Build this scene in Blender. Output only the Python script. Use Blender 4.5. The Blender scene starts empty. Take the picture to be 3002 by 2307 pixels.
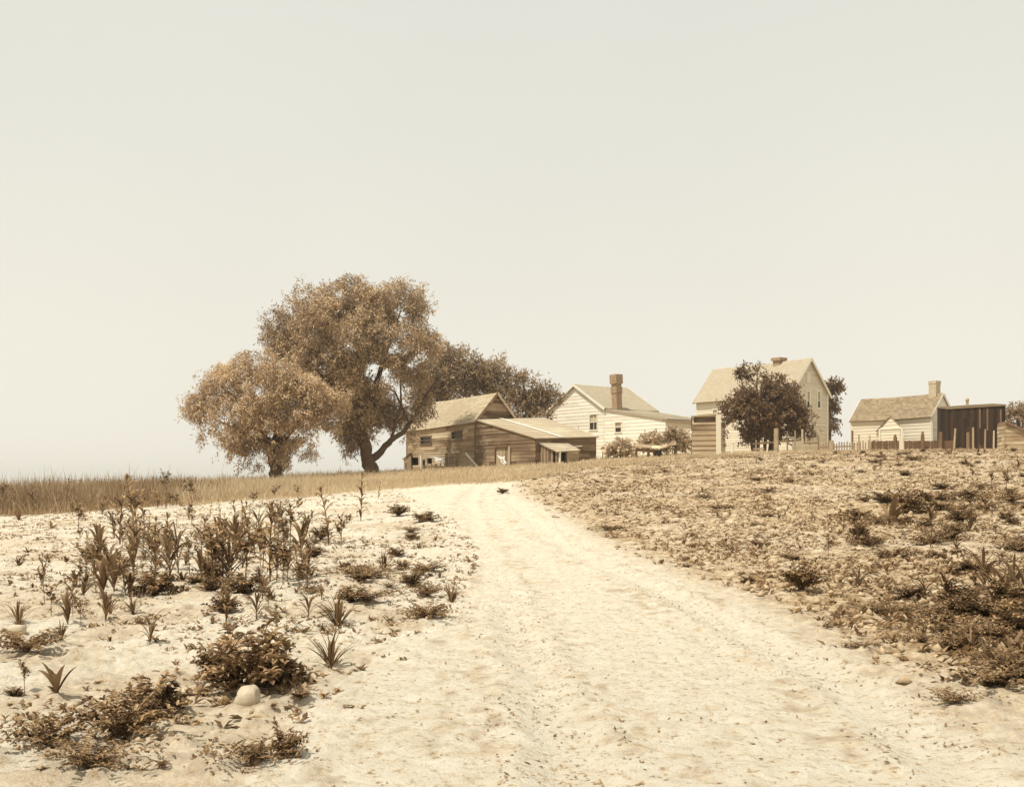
import bpy, math, random
import numpy as np
from mathutils import Vector

random.seed(7)
rng = np.random.default_rng(7)
scn = bpy.context.scene
COL = scn.collection

# ------------------------------------------------------------ camera, sky, sun, exposure
F, CX, HY, CAMZ = 3219.0, 1501.0, 1414.0, 1.6
cam_d = bpy.data.cameras.new("camera")
cam = bpy.data.objects.new("camera", cam_d); COL.objects.link(cam)
cam.location = (0, 0, CAMZ); cam.rotation_euler = (math.radians(90), 0, 0)
cam_d.sensor_width = 36; cam_d.lens = 36 * F / 3002
cam_d.shift_y = (HY - 1153.5) / 3002
cam_d.clip_end = 8000
scn.camera = cam

SUN_EL, SUN_AZ = math.radians(64), math.radians(232)     # azimuth clockwise from +Y
world = bpy.data.worlds.new("World"); scn.world = world; world.use_nodes = True
nt = world.node_tree; nt.nodes.clear()
wo = nt.nodes.new("ShaderNodeOutputWorld"); bg = nt.nodes.new("ShaderNodeBackground")
sky = nt.nodes.new("ShaderNodeTexSky"); sky.sky_type = 'NISHITA'; sky.sun_disc = False
sky.sun_elevation = SUN_EL; sky.sun_rotation = SUN_AZ
sky.air_density = 1.2; sky.dust_density = 1.0
bw = nt.nodes.new("ShaderNodeRGBToBW")
pw = nt.nodes.new("ShaderNodeMath"); pw.operation = 'POWER'; pw.inputs[1].default_value = 0.10
mu = nt.nodes.new("ShaderNodeMix"); mu.data_type = 'RGBA'; mu.blend_type = 'MULTIPLY'; mu.inputs[0].default_value = 1
tc = nt.nodes.new("ShaderNodeTexCoord"); sx = nt.nodes.new("ShaderNodeSeparateXYZ"); cr = nt.nodes.new("ShaderNodeValToRGB")
nt.links.new(tc.outputs["Generated"], sx.inputs[0]); nt.links.new(sx.outputs[2], cr.inputs[0])
cr.color_ramp.elements[0].position = 0.0; cr.color_ramp.elements[0].color = (0.725, 0.688, 0.592, 1)
cr.color_ramp.elements[1].position = 0.42; cr.color_ramp.elements[1].color = (0.648, 0.650, 0.592, 1)
gn = nt.nodes.new("ShaderNodeVectorMath"); gn.operation = 'SCALE'; gn.inputs[3].default_value = 9.4
cn = nt.nodes.new("ShaderNodeTexNoise"); cn.inputs["Scale"].default_value = 2.2; cn.inputs["Detail"].default_value = 4
cm = nt.nodes.new("ShaderNodeMapRange"); cm.inputs[1].default_value = 0.3; cm.inputs[2].default_value = 0.7; cm.inputs[3].default_value = 9.15; cm.inputs[4].default_value = 9.55
nt.links.new(tc.outputs["Generated"], cn.inputs["Vector"]); nt.links.new(cn.outputs[0], cm.inputs[0]); nt.links.new(cm.outputs[0], gn.inputs[3])
nt.links.new(cr.outputs[0], gn.inputs[0]); nt.links.new(gn.outputs[0], mu.inputs[7])
nt.links.new(sky.outputs[0], bw.inputs[0]); nt.links.new(bw.outputs[0], pw.inputs[0])
nt.links.new(pw.outputs[0], mu.inputs[6]); nt.links.new(mu.outputs[2], bg.inputs[0])
bg.inputs[1].default_value = 0.10
nt.links.new(bg.outputs[0], wo.inputs[0])

sun_d = bpy.data.lights.new("sun", 'SUN'); sun_d.energy = 4.2; sun_d.angle = math.radians(0.6)
sun_d.color = (1.0, 0.96, 0.87)
sun = bpy.data.objects.new("sun", sun_d); COL.objects.link(sun)
to_sun = Vector((math.sin(SUN_AZ) * math.cos(SUN_EL), math.cos(SUN_AZ) * math.cos(SUN_EL), math.sin(SUN_EL)))
sun.rotation_euler = to_sun.to_track_quat('Z', 'Y').to_euler()
sun.location = (-40, -30, 60)
scn.view_settings.view_transform = 'Standard'; scn.view_settings.look = 'None'
scn.view_settings.exposure = 0.20; scn.view_settings.gamma = 1
scn.cycles.max_bounces = 6; scn.cycles.transparent_max_bounces = 8

# ------------------------------------------------------------ helpers
def hsh(ix, iy, iz=0, seed=0):
    n = (ix.astype(np.int64) * 73856093) ^ (iy.astype(np.int64) * 19349663) ^ (np.asarray(iz).astype(np.int64) * 83492791) ^ (seed * 2654435761)
    n = (n ^ (n >> 13)) * 1274126177
    n = n ^ (n >> 16)
    return (n & 0xFFFFFF) / float(0xFFFFFF)

def noise2(x, y, seed=0):
    ix, iy = np.floor(x), np.floor(y); fx, fy = x - ix, y - iy
    fx = fx * fx * (3 - 2 * fx); fy = fy * fy * (3 - 2 * fy)
    a = hsh(ix, iy, 0, seed); b = hsh(ix + 1, iy, 0, seed); c = hsh(ix, iy + 1, 0, seed); d = hsh(ix + 1, iy + 1, 0, seed)
    return (a * (1 - fx) + b * fx) * (1 - fy) + (c * (1 - fx) + d * fx) * fy

def noise3(p, s, seed=0):
    q = p * s; i = np.floor(q); f = q - i; f = f * f * (3 - 2 * f)
    r = 0
    for dx in (0, 1):
        for dy in (0, 1):
            for dz in (0, 1):
                w = (f[:, 0] if dx else 1 - f[:, 0]) * (f[:, 1] if dy else 1 - f[:, 1]) * (f[:, 2] if dz else 1 - f[:, 2])
                r = r + w * hsh(i[:, 0] + dx, i[:, 1] + dy, i[:, 2] + dz, seed)
    return r

def mk(name, verts, faces, mat, parent=None, rnd=None, smooth=False):
    """one mesh object from arrays; faces is an (n,k) array or a list of tuples"""
    me = bpy.data.meshes.new(name)
    verts = np.asarray(verts, dtype=np.float32).reshape(-1, 3)
    if isinstance(faces, np.ndarray):
        n, k = faces.shape
        me.vertices.add(len(verts)); me.vertices.foreach_set("co", verts.ravel())
        me.loops.add(n * k); me.loops.foreach_set("vertex_index", faces.astype(np.int32).ravel())
        me.polygons.add(n)
        me.polygons.foreach_set("loop_start", np.arange(0, n * k, k, dtype=np.int32))
        me.polygons.foreach_set("loop_total", np.full(n, k, dtype=np.int32))
        me.update(calc_edges=True)
    else:
        me.from_pydata([tuple(v) for v in verts], [], faces)
        me.update()
    if rnd is not None:
        at = me.attributes.new("rnd", 'FLOAT', 'FACE')
        at.data.foreach_set("value", np.asarray(rnd, dtype=np.float32))
    if smooth:
        me.polygons.foreach_set("use_smooth", np.ones(len(me.polygons), dtype=bool))
    me.materials.append(mat)
    o = bpy.data.objects.new(name, me); COL.objects.link(o)
    if parent is not None:
        o.parent = parent
        w, p = Vector((0, 0, 0)), parent          # vertices are in world space: undo the whole chain of offsets
        while p is not None: w += Vector(p.location); p = p.parent
        o.location = -w
    return o

def thing(name, label, cat, loc=(0, 0, 0), group=None, local=False):
    o = bpy.data.objects.new(name, None); COL.objects.link(o); o.location = loc
    o.empty_display_size = 0.3
    o['label'] = label; o['category'] = cat
    if group: o['group'] = group
    if local: o['_local'] = True
    return o

def tag(o, label=None, cat=None, group=None, kind=None):
    for k, v in (('label', label), ('category', cat), ('group', group), ('kind', kind)):
        if v: o[k] = v
    return o

class MB:
    def __init__(s): s.v = []; s.f = []; s.r = []
    def poly(s, pts, r=None):
        n = len(s.v); s.v.extend([tuple(p) for p in pts]); s.f.append(tuple(range(n, n + len(pts)))); s.r.append(random.random() if r is None else r)
    def beam(s, a, b, w, h, up=Vector((0, 0, 1)), r=None):
        a, b = Vector(a), Vector(b); d = (b - a).normalized()
        sd = d.cross(up)
        if sd.length < 1e-3: sd = Vector((1, 0, 0))
        sd.normalize(); u = sd.cross(d).normalized()
        r = random.random() if r is None else r
        c = [[p + sd * (i * w / 2) + u * (j * h / 2) for i, j in ((-1, -1), (1, -1), (1, 1), (-1, 1))] for p in (a, b)]
        n = len(s.v); s.v.extend([tuple(p) for p in c[0] + c[1]])
        for q in ((0, 3, 2, 1), (4, 5, 6, 7), (0, 1, 5, 4), (1, 2, 6, 5), (2, 3, 7, 6), (3, 0, 4, 7)):
            s.f.append(tuple(n + i for i in q)); s.r.append(r)
    def tube(s, pts, rad, k=8, cap=True):
        pts = [Vector(p) for p in pts]; n0 = len(s.v); r = random.random()
        ref = Vector((0.3, 1, 0.1)).normalized()
        for i, p in enumerate(pts):
            d = (pts[min(i + 1, len(pts) - 1)] - pts[max(i - 1, 0)]).normalized()
            a = d.cross(ref).normalized(); b = d.cross(a)
            for j in range(k):
                t = 2 * math.pi * j / k
                rr = rad[i] * (1 + 0.12 * math.sin(3 * t + i * 1.3))
                s.v.append(tuple(p + (a * math.cos(t) + b * math.sin(t)) * rr))
        for i in range(len(pts) - 1):
            for j in range(k):
                s.f.append((n0 + i * k + j, n0 + i * k + (j + 1) % k, n0 + (i + 1) * k + (j + 1) % k, n0 + (i + 1) * k + j)); s.r.append(r)
        if cap:
            s.f.append(tuple(n0 + (len(pts) - 1) * k + j for j in range(k))); s.r.append(r)
    def build(s, name, mat, parent=None, smooth=False):
        return mk(name, s.v, s.f, mat, parent, s.r, smooth)

# ------------------------------------------------------------ materials
def base_mat(name, rough=0.9):
    m = bpy.data.materials.new(name); m.use_nodes = True
    t = m.node_tree; b = t.nodes["Principled BSDF"]; b.inputs["Roughness"].default_value = rough
    b.inputs["Specular IOR Level"].default_value = 0.2
    return m, t, b

def node(t, kind, **kw):
    n = t.nodes.new(kind)
    for k, v in kw.items(): setattr(n, k, v)
    return n

def ramp(t, src, stops):
    r = node(t, "ShaderNodeValToRGB"); t.links.new(src, r.inputs[0])
    e = r.color_ramp.elements
    e[0].position, e[0].color = stops[0][0], (*stops[0][1], 1)
    e[1].position, e[1].color = stops[-1][0], (*stops[-1][1], 1)
    for p, c in stops[1:-1]:
        x = e.new(p); x.color = (*c, 1)
    return r.outputs[0]

def tex_noise(t, scale, sc3=(1, 1, 1), detail=4, rough=0.6):
    co = node(t, "ShaderNodeNewGeometry"); mp = node(t, "ShaderNodeMapping"); mp.inputs["Scale"].default_value = sc3
    n = node(t, "ShaderNodeTexNoise"); n.inputs["Scale"].default_value = scale; n.inputs["Detail"].default_value = detail
    n.inputs["Roughness"].default_value = rough
    t.links.new(co.outputs["Position"], mp.inputs[0]); t.links.new(mp.outputs[0], n.inputs["Vector"])
    return n.outputs["Fac"]

def mixc(t, fac, a, b, blend='MIX'):
    m = node(t, "ShaderNodeMix", data_type='RGBA', blend_type=blend)
    if isinstance(fac, float): m.inputs[0].default_value = fac
    else: t.links.new(fac, m.inputs[0])
    for i, c in ((6, a), (7, b)):
        if isinstance(c, tuple): m.inputs[i].default_value = (*c, 1)
        else: t.links.new(c, m.inputs[i])
    return m.outputs[2]

def bump(t, b, src, strength, dist):
    n = node(t, "ShaderNodeBump"); n.inputs["Strength"].default_value = strength; n.inputs["Distance"].default_value = dist
    t.links.new(src, n.inputs["Height"]); t.links.new(n.outputs[0], b.inputs["Normal"])

def wood(name, dark, light, grain=(0.6, 0.6, 9), contrast=1.0, stain=None, vertical=False):
    m, t, b = base_mat(name)
    at = node(t, "ShaderNodeAttribute", attribute_name="rnd")
    n1 = tex_noise(t, 1.6, grain if not vertical else (7, 7, 0.5), 6, 0.7)
    ad = node(t, "ShaderNodeMath", operation='ADD'); t.links.new(at.outputs["Fac"], ad.inputs[0])
    mm = node(t, "ShaderNodeMath", operation='MULTIPLY_ADD'); t.links.new(n1, mm.inputs[0]); mm.inputs[1].default_value = 1.6; mm.inputs[2].default_value = -0.8
    t.links.new(mm.outputs[0], ad.inputs[1])
    c = ramp(t, ad.outputs[0], [(0.5 - 0.5 * contrast, dark), (0.5 + 0.5 * contrast, light)])
    if stain:
        n2 = tex_noise(t, 0.35, (1, 1, 1.2), 4, 0.6)
        f = ramp(t, n2, [(0.42, (0, 0, 0)), (0.62, (0.8, 0.8, 0.8))])
        bwn = node(t, "ShaderNodeRGBToBW"); t.links.new(f, bwn.inputs[0])
        c = mixc(t, bwn.outputs[0], c, stain)
    t.links.new(c, b.inputs["Base Color"])
    bump(t, b, n1, 0.4, 0.02)
    return m

def leafmat(name, dark, light, trans=0.35):
    m = bpy.data.materials.new(name); m.use_nodes = True; t = m.node_tree; t.nodes.clear()
    out = node(t, "ShaderNodeOutputMaterial"); at = node(t, "ShaderNodeAttribute", attribute_name="rnd")
    c = ramp(t, at.outputs["Fac"], [(0, dark), (1, light)])
    d = node(t, "ShaderNodeBsdfPrincipled"); d.inputs["Roughness"].default_value = 0.55; d.inputs["Specular IOR Level"].default_value = 0.18
    tr = node(t, "ShaderNodeBsdfTranslucent"); mx = node(t, "ShaderNodeMixShader"); mx.inputs[0].default_value = trans
    t.links.new(c, d.inputs["Base Color"]); t.links.new(c, tr.inputs[0])
    t.links.new(d.outputs[0], mx.inputs[1]); t.links.new(tr.outputs[0], mx.inputs[2]); t.links.new(mx.outputs[0], out.inputs[0])
    return m

def plain(name, c, rough=0.8, var=0.15, scale=3):
    m, t, b = base_mat(name, rough)
    n1 = tex_noise(t, scale, (1, 1, 1), 5, 0.65)
    lo = tuple(x * (1 - var) for x in c); hi = tuple(min(1, x * (1 + var)) for x in c)
    t.links.new(ramp(t, n1, [(0.3, lo), (0.7, hi)]), b.inputs["Base Color"])
    bump(t, b, n1, 0.3, 0.02)
    return m

M = {}
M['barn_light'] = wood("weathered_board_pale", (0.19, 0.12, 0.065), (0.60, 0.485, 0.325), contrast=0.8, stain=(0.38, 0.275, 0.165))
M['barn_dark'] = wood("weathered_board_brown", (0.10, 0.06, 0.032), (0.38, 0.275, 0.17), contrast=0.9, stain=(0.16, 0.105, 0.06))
M['shed_dark'] = wood("tarred_board", (0.018, 0.009, 0.004), (0.055, 0.03, 0.015), vertical=True)
M['vert_board'] = wood("upright_board", (0.2, 0.13, 0.07), (0.48, 0.38, 0.25), vertical=True)
M['barn_roof'] = wood("shingle_pale", (0.37, 0.29, 0.185), (0.50, 0.42, 0.29), grain=(2, 2, 3), contrast=1.3, stain=(0.38, 0.30, 0.19))
M['roof_smooth'] = wood("felt_roof", (0.42, 0.34, 0.23), (0.52, 0.435, 0.305), grain=(2, 2, 2), contrast=1.1, stain=(0.36, 0.28, 0.18))
M['house_roof'] = wood("shingle_cream", (0.37, 0.305, 0.21), (0.43, 0.36, 0.255), grain=(2, 2, 3), contrast=1.6)
M['small_roof'] = wood("shingle_worn", (0.21, 0.15, 0.09), (0.34, 0.26, 0.16), grain=(2, 2, 4), contrast=1.0)
M['white'] = wood("whitewashed_board", (0.68, 0.62, 0.50), (0.80, 0.75, 0.63), contrast=1.4)
M['cream'] = wood("cream_board", (0.60, 0.53, 0.40), (0.70, 0.63, 0.50), contrast=1.4)
M['trim'] = plain("white_trim", (0.74, 0.70, 0.58), 0.7, 0.06)
M['dark_trim'] = plain("brown_trim", (0.17, 0.10, 0.055), 0.8, 0.2)
M['mid_trim'] = plain("tan_trim", (0.36, 0.27, 0.17), 0.8, 0.2)
M['brick'] = plain("brick", (0.34, 0.235, 0.145), 0.9, 0.4, 6)
M['brick_pale'] = plain("pale_brick", (0.50, 0.41, 0.28), 0.9, 0.25, 6)
M['cloth'] = plain("white_cloth", (0.80, 0.78, 0.70), 0.9, 0.03)
M['curtain'] = plain("curtain", (0.50, 0.42, 0.29), 0.9, 0.08)
M['inside'] = plain("dark_inside", (0.03, 0.018, 0.009), 1.0, 0.1)  # near-black tone holds the interior shade for sheets behind openings
m, t, b = base_mat("window_glass", 0.4); b.inputs["Base Color"].default_value = (0.05, 0.03, 0.017, 1); b.inputs["Specular IOR Level"].default_value = 0.4
M['glass'] = m
M['bark'] = wood("bark", (0.045, 0.025, 0.013), (0.13, 0.08, 0.045), vertical=True)
M['willow'] = leafmat("willow_leaf", (0.23, 0.135, 0.060), (0.86, 0.67, 0.43), 0.24)
M['bigwillow'] = leafmat('shade_toned_willow_leaf', (0.115, 0.062, 0.026), (0.74, 0.56, 0.35), 0.18)  # willow leaf with its dark end lowered, putting crown shade into the colour
M['backleaf'] = leafmat("orchard_leaf", (0.13, 0.074, 0.034), (0.54, 0.40, 0.245), 0.22)
M['darkleaf'] = leafmat("dark_tree_leaf", (0.09, 0.047, 0.019), (0.32, 0.205, 0.11), 0.28)
M['vine'] = leafmat("vine_leaf", (0.22, 0.135, 0.07), (0.78, 0.63, 0.42), 0.3)
M['crop'] = leafmat("crop_leaf", (0.065, 0.031, 0.011), (0.50, 0.335, 0.175), 0.25)
M['weed'] = leafmat("weed_leaf", (0.085, 0.042, 0.016), (0.44, 0.29, 0.15), 0.3)
M['stem'] = plain("plant_stem", (0.14, 0.085, 0.045), 0.8, 0.2)
M['drygrass'] = leafmat("dry_grass", (0.50, 0.385, 0.235), (0.72, 0.59, 0.40), 0.4)
M['browngrass'] = leafmat("brown_grass", (0.22, 0.135, 0.066), (0.56, 0.415, 0.25), 0.32)
M['stone'] = plain("pale_stone", (0.44, 0.37, 0.265), 0.95, 0.2, 14)
M['clod'] = plain("earth_clod", (0.40, 0.295, 0.18), 1.0, 0.35, 5)
M['debris'] = leafmat("dry_litter", (0.09, 0.05, 0.022), (0.32, 0.20, 0.10), 0.1)

# ------------------------------------------------------------ terrain
UC = np.array([-1500, 0, 550, 1000, 1250, 1500, 1750, 2100, 2500, 3002, 4500.])
YR = np.array([0, 8, 15, 25, 35, 45, 50, 60, 65, 75, 85, 100, 130.])
ZT = np.array([
    # 0  8   15   25    35    45    50    60    65    75    85   100  130
    [0, 0, 0.0, 0.0, 0.00, 0.00, 0.00, 0.05, 0.05, 0.0, 0.0, -.2, -.6],
    [0, 0, 0.0, 0.0, 0.00, 0.00, 0.02, 0.10, 0.10, 0.1, 0.0, 0.0, -.4],
    [0, 0, 0.0, .05, 0.22, 0.55, 0.72, 0.90, 1.0, 1.15, 0.9, 0.5, 0.0],
    [0, 0, 0.0, .10, 0.40, 0.92, 1.12, 1.36, 1.55, 2.0, 1.9, 1.2, 0.3],
    [0, 0, 0.0, .13, 0.55, 1.12, 1.36, 1.65, 1.85, 2.3, 2.5, 2.3, 1.5],
    [0, 0, 0.0, .17, 0.68, 1.28, 1.55, 2.00, 2.25, 2.7, 2.9, 3.0, 2.5],
    [0, 0, 0.02, .22, 0.85, 1.55, 1.90, 2.50, 2.75, 3.1, 3.4, 3.5, 3.0],
    [0, 0, .06, .32, 1.02, 1.88, 2.26, 2.96, 3.20, 3.58, 3.85, 4.0, 3.4],
    [0, 0, .10, .50, 1.20, 2.12, 2.60, 3.26, 3.46, 3.7, 4.1, 4.2, 3.6],
    [0, .05, .20, .70, 1.40, 2.20, 2.65, 3.30, 3.52, 3.75, 4.1, 4.2, 3.6],
    [0, .10, .40, .95, 1.60, 2.30, 2.70, 3.45, 3.7, 4.0, 4.1, 4.2, 3.6]])
GU = np.linspace(-1500, 4500, 121); GY = np.arange(0, 131.0, 1.0)
tmp = np.array([np.interp(GY, YR, ZT[i]) for i in range(len(UC))])
G = np.array([np.interp(GU, UC, tmp[:, j]) for j in range(len(GY))]).T
def blur(a, sg, ax):
    k = np.arange(-int(3 * sg), int(3 * sg) + 1); w = np.exp(-k * k / (2 * sg * sg)); w /= w.sum()
    p = [(0, 0), (0, 0)]; p[ax] = (len(k) // 2, len(k) // 2); b = np.pad(a, p, mode='edge')
    return np.apply_along_axis(lambda v: np.convolve(v, w, 'valid'), ax, b)
G = blur(blur(G, 2.6, 0), 1.6, 1)

def hbase(x, y):
    x = np.asarray(x, float); y = np.asarray(y, float)
    yy = np.maximum(y, 4.0); u = np.clip(x / yy * F + CX, -1500, 4499.9); yc = np.clip(yy, 0, 129.99)
    a = (u + 1500) / 50; i = np.floor(a).astype(int); fa = a - i; j = np.floor(yc).astype(int); fb = yc - j
    z = (G[i, j] * (1 - fa) + G[i + 1, j] * fa) * (1 - fb) + (G[i, j + 1] * (1 - fa) + G[i + 1, j + 1] * fa) * fb
    far = np.clip((y - 130) / 900, 0, 1)
    return z * (1 - far) + (-6.0) * far

def _solve(sx, sy):
    Y = np.arange(3.5, 90, 0.04); X = (sx - CX) / F * Y
    py = HY - (hbase(X, Y) - CAMZ) / Y * F
    k = np.argmax(py <= sy) if (py <= sy).any() else len(Y) - 1
    return X[k], Y[k]
K = 3002 / 2186.0
def D(dx, dy): return _solve(dx * K, dy * K)

rl = [D(*p) for p in ((520, 1680), (640, 1540), (760, 1430), (900, 1345), (1010, 1270), (1005, 1180), (945, 1110), (838, 1050))]
rr = [D(*p) for p in ((2330, 1640), (2080, 1510), (1900, 1420), (1740, 1350), (1610, 1280), (1410, 1205), (1240, 1120), (1110, 1054))]
rlY = np.array([p[1] for p in rl]); rlX = np.array([p[0] for p in rl]); rrY = np.array([p[1] for p in rr]); rrX = np.array([p[0] for p in rr])
def roadness(x, y):
    xl = np.interp(y, rlY, rlX); xr = np.interp(y, rrY, rrX)
    w = 0.25 + 0.02 * y
    n = (noise2(x * 0.9, y * 0.9, 3) - 0.5) * 1.6
    a = np.clip((x - xl + n * 0.6) / w, 0, 1); b = np.clip((xr - x + n * 0.6) / w, 0, 1)
    end = np.clip((52.5 - y) / 2.5, 0, 1)
    return a * b * end
ruts = [[D(*p) for p in q] for q in (
    ((1000, 1075), (1035, 1180), (1075, 1280), (1120, 1400), (1185, 1560), (1240, 1690)),
    ((1090, 1075), (1200, 1170), (1420, 1270), (1640, 1370), (1830, 1480), (1980, 1590), (2110, 1690)))]
def rutdist(x, y):
    d = np.full(np.shape(x), 9.0)
    for r in ruts:
        ry = np.array([p[1] for p in r])[::-1]; rx = np.array([p[0] for p in r])[::-1]
        xx = np.interp(y, ry, rx); sl = np.gradient(xx, y) if np.ndim(y) == 1 and len(y) > 2 and False else 0
        d = np.minimum(d, np.abs(x - xx))
    return d
def relief(x, y):
    rd = roadness(x, y); fade = np.clip(1 - y / 130, 0.15, 1)
    big = (noise2(x * 0.35, y * 0.35, 1) - 0.5) * 0.10 + (noise2(x * 1.1, y * 1.1, 2) - 0.5) * 0.07 * (1 - 0.75 * rd)
    mid = (noise2(x * 3.1, y * 3.1, 4) - 0.5) * 0.05 * (1 - 0.65 * rd)
    clod = np.maximum(noise2(x * 8, y * 8, 5) - 0.45, 0) * 0.11 * (1 - 0.72 * rd) + (noise2(x * 19, y * 19, 6) - 0.5) * 0.026 * (1 - 0.35 * rd)
    foot = -0.022 * np.maximum(noise2(x * 4.2, y * 5.0, 9) - 0.68, 0) / 0.32 * rd
    d = np.abs(rutdist(x, y) + (noise2(x * 2.2, y * 1.2, 15) - 0.5) * 0.18)
    rut = (-0.040 * np.exp(-(d / 0.20) ** 2) + 0.022 * np.exp(-((d - 0.30) / 0.12) ** 2) * (0.5 + noise2(x * 5, y * 5, 8))) * rd
    return (big + mid + clod + foot + rut) * fade
def H(x, y): return hbase(x, y) + relief(np.asarray(x, float), np.asarray(y, float))
def gz(x, y): return float(H(np.array([x]), np.array([y]))[0])
def at(dx, dy):
    x, y = D(dx, dy); return (x, y, gz(x, y))
def W(sx, sy, Y): return Vector(((sx - CX) / F * Y, Y, CAMZ + (HY - sy) / F * Y))

def axis_pos(start, fine_to, step, g, end):
    v = [start]; 
    while v[-1] < end:
        v.append(v[-1] + step)
        if v[-1] > fine_to: step *= g
    return v
xp = axis_pos(0.0, 4.2, 0.04, 1.022, 1300); xs = np.array([-a for a in xp[:0:-1]] + xp)
ys = np.array([-400, -120, -40, -15, -5, -1, 1, 2.5, 3.5, 4.4] + axis_pos(4.8, 11.0, 0.036, 1.0105, 95)[0:] )
ys = np.concatenate([ys, axis_pos(ys[-1] + 2, 0, 2.5, 1.16, 1250)])
X, Y = np.meshgrid(xs, ys); Z = H(X.ravel(), Y.ravel())
V = np.stack([X.ravel(), Y.ravel(), Z], 1)
nx, ny = len(xs), len(ys)
ii = (np.arange(ny - 1)[:, None] * nx + np.arange(nx - 1)[None, :]).ravel()
FQ = np.stack([ii, ii + 1, ii + nx + 1, ii + nx], 1)
RD = roadness(V[:, 0], V[:, 1])
isroad = RD[FQ].mean(1) > 0.5
ug = V[:, 0] / np.maximum(V[:, 1], 4) * F + CX
GFu = np.array([-900, 0, 550, 1000, 1200, 1350, 1500, 1700, 1900, 2100, 2400, 3002, 4200.])
GFy = np.array([48, 50, 48, 49, 51.8, 52, 52, 57, 60, 63, 67, 67, 66.])
grassy = np.clip((V[:, 1] - np.interp(ug, GFu, GFy) + 2.2 - 3.2 * noise2(V[:, 0] * 0.8, V[:, 1] * 0.5, 37)) / 1.5, 0, 1)
fieldw = np.clip(noise2(V[:, 0] * 0.5, V[:, 1] * 0.5, 12) * 0.5 + 0.5, 0, 1) * np.clip((V[:, 0] - np.interp(V[:, 1], rrY, rrX)) / 1.0 + 0.5, 0, 1)
fieldw = np.maximum(fieldw, (V[:, 0] < np.interp(V[:, 1], rlY, rlX)) * np.clip(noise2(V[:, 0] * 0.9, V[:, 1] * 0.9, 13) * 1.5 - 0.70, 0, 0.42))
fieldw = np.clip(fieldw * 1.25, 0, 1)
_q = noise2(V[:, 0] * 1.9, V[:, 1] * 1.0, 14) * 0.32 + noise2(V[:, 0] * 8.5, V[:, 1] * 5.5, 16) * 0.68
_rd = rutdist(V[:, 0], V[:, 1]); _band = np.exp(-((_rd - 0.42) / 0.2) ** 2)
fieldw = np.maximum(fieldw, np.clip(_q * 3.0 - 2.0 + 1.0 * _band * noise2(V[:, 0] * 3, V[:, 1] * 1.2, 17), 0, 0.55) * (1 - 0.95 * np.exp(-(_rd / 0.24) ** 2)))
rutv = np.exp(-(rutdist(V[:, 0], V[:, 1]) / 0.2) ** 2) * RD

def ground_mat():
    m, t, b = base_mat("sandy_soil", 1.0)
    a1 = node(t, "ShaderNodeAttribute", attribute_name="field"); a2 = node(t, "ShaderNodeAttribute", attribute_name="grassy"); a3 = node(t, "ShaderNodeAttribute", attribute_name="rut")
    n1 = tex_noise(t, 3.0, (1, 1, 1), 9, 0.78); n2 = tex_noise(t, 14, (1, 1, 1), 6, 0.75); n3 = tex_noise(t, 5, (1, 1, 1), 8, 0.72)
    sand = ramp(t, n1, [(0.30, (0.50, 0.41, 0.29)), (0.44, (0.60, 0.525, 0.405)), (0.66, (0.66, 0.60, 0.485))])
    speck = ramp(t, n2, [(0.33, (0.40, 0.25, 0.135)), (0.43, (0.90, 0.83, 0.73)), (0.47, (1, 1, 1)), (1, (1, 1, 1))])
    sand = mixc(t, 0.85, sand, speck, 'MULTIPLY')
    soil = ramp(t, n3, [(0.34, (0.15, 0.084, 0.036)), (0.47, (0.37, 0.255, 0.14)), (0.60, (0.60, 0.485, 0.325))])
    c = mixc(t, a1.outputs["Fac"], sand, soil)
    grass = ramp(t, n3, [(0.3, (0.38, 0.28, 0.165)), (0.7, (0.56, 0.44, 0.28))])
    c = mixc(t, a2.outputs["Fac"], c, grass)
    rutc = mixc(t, n3, (0.30, 0.22, 0.135), (0.60, 0.52, 0.40))
    f = node(t, "ShaderNodeMath", operation='MULTIPLY'); t.links.new(a3.outputs["Fac"], f.inputs[0]); f.inputs[1].default_value = 0.0
    c = mixc(t, f.outputs[0], c, rutc)
    t.links.new(c, b.inputs["Base Color"])
    ad = node(t, "ShaderNodeMath", operation='ADD'); t.links.new(n2, ad.inputs[0]); t.links.new(n3, ad.inputs[1])
    bump(t, b, ad.outputs[0], 0.9, 0.05)
    return m
M['ground'] = ground_mat()
def ground_part(name, sel):
    f = FQ[sel]; used, inv = np.unique(f.ravel(), return_inverse=True)
    o = mk(name, V[used], inv.reshape(-1, 4), M['ground'], smooth=True)
    for nm, arr in (("field", fieldw), ("grassy", grassy), ("rut", rutv)):
        a = o.data.attributes.new(nm, 'FLOAT', 'POINT'); a.data.foreach_set("value", arr[used].astype(np.float32))
    o['kind'] = 'structure'
    return o
ground_part("ground", ~isroad)
ground_part("road", isroad)

# ------------------------------------------------------------ building helpers
def clip(poly, conv):
    out = poly
    n = len(conv)
    for i in range(n):
        a, b_ = conv[i], conv[(i + 1) % n]; ex, ez = b_[0] - a[0], b_[1] - a[1]
        inp, out = out, []
        for j in range(len(inp)):
            p, q = inp[j], inp[(j + 1) % len(inp)]
            dp = ex * (p[1] - a[1]) - ez * (p[0] - a[0]); dq = ex * (q[1] - a[1]) - ez * (q[0] - a[0])
            if dp >= 0: out.append(p)
            if (dp >= 0) != (dq >= 0):
                k = dp / (dp - dq); out.append((p[0] + (q[0] - p[0]) * k, p[1] + (q[1] - p[1]) * k))
        if len(out) < 3: return []
    return out

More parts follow.
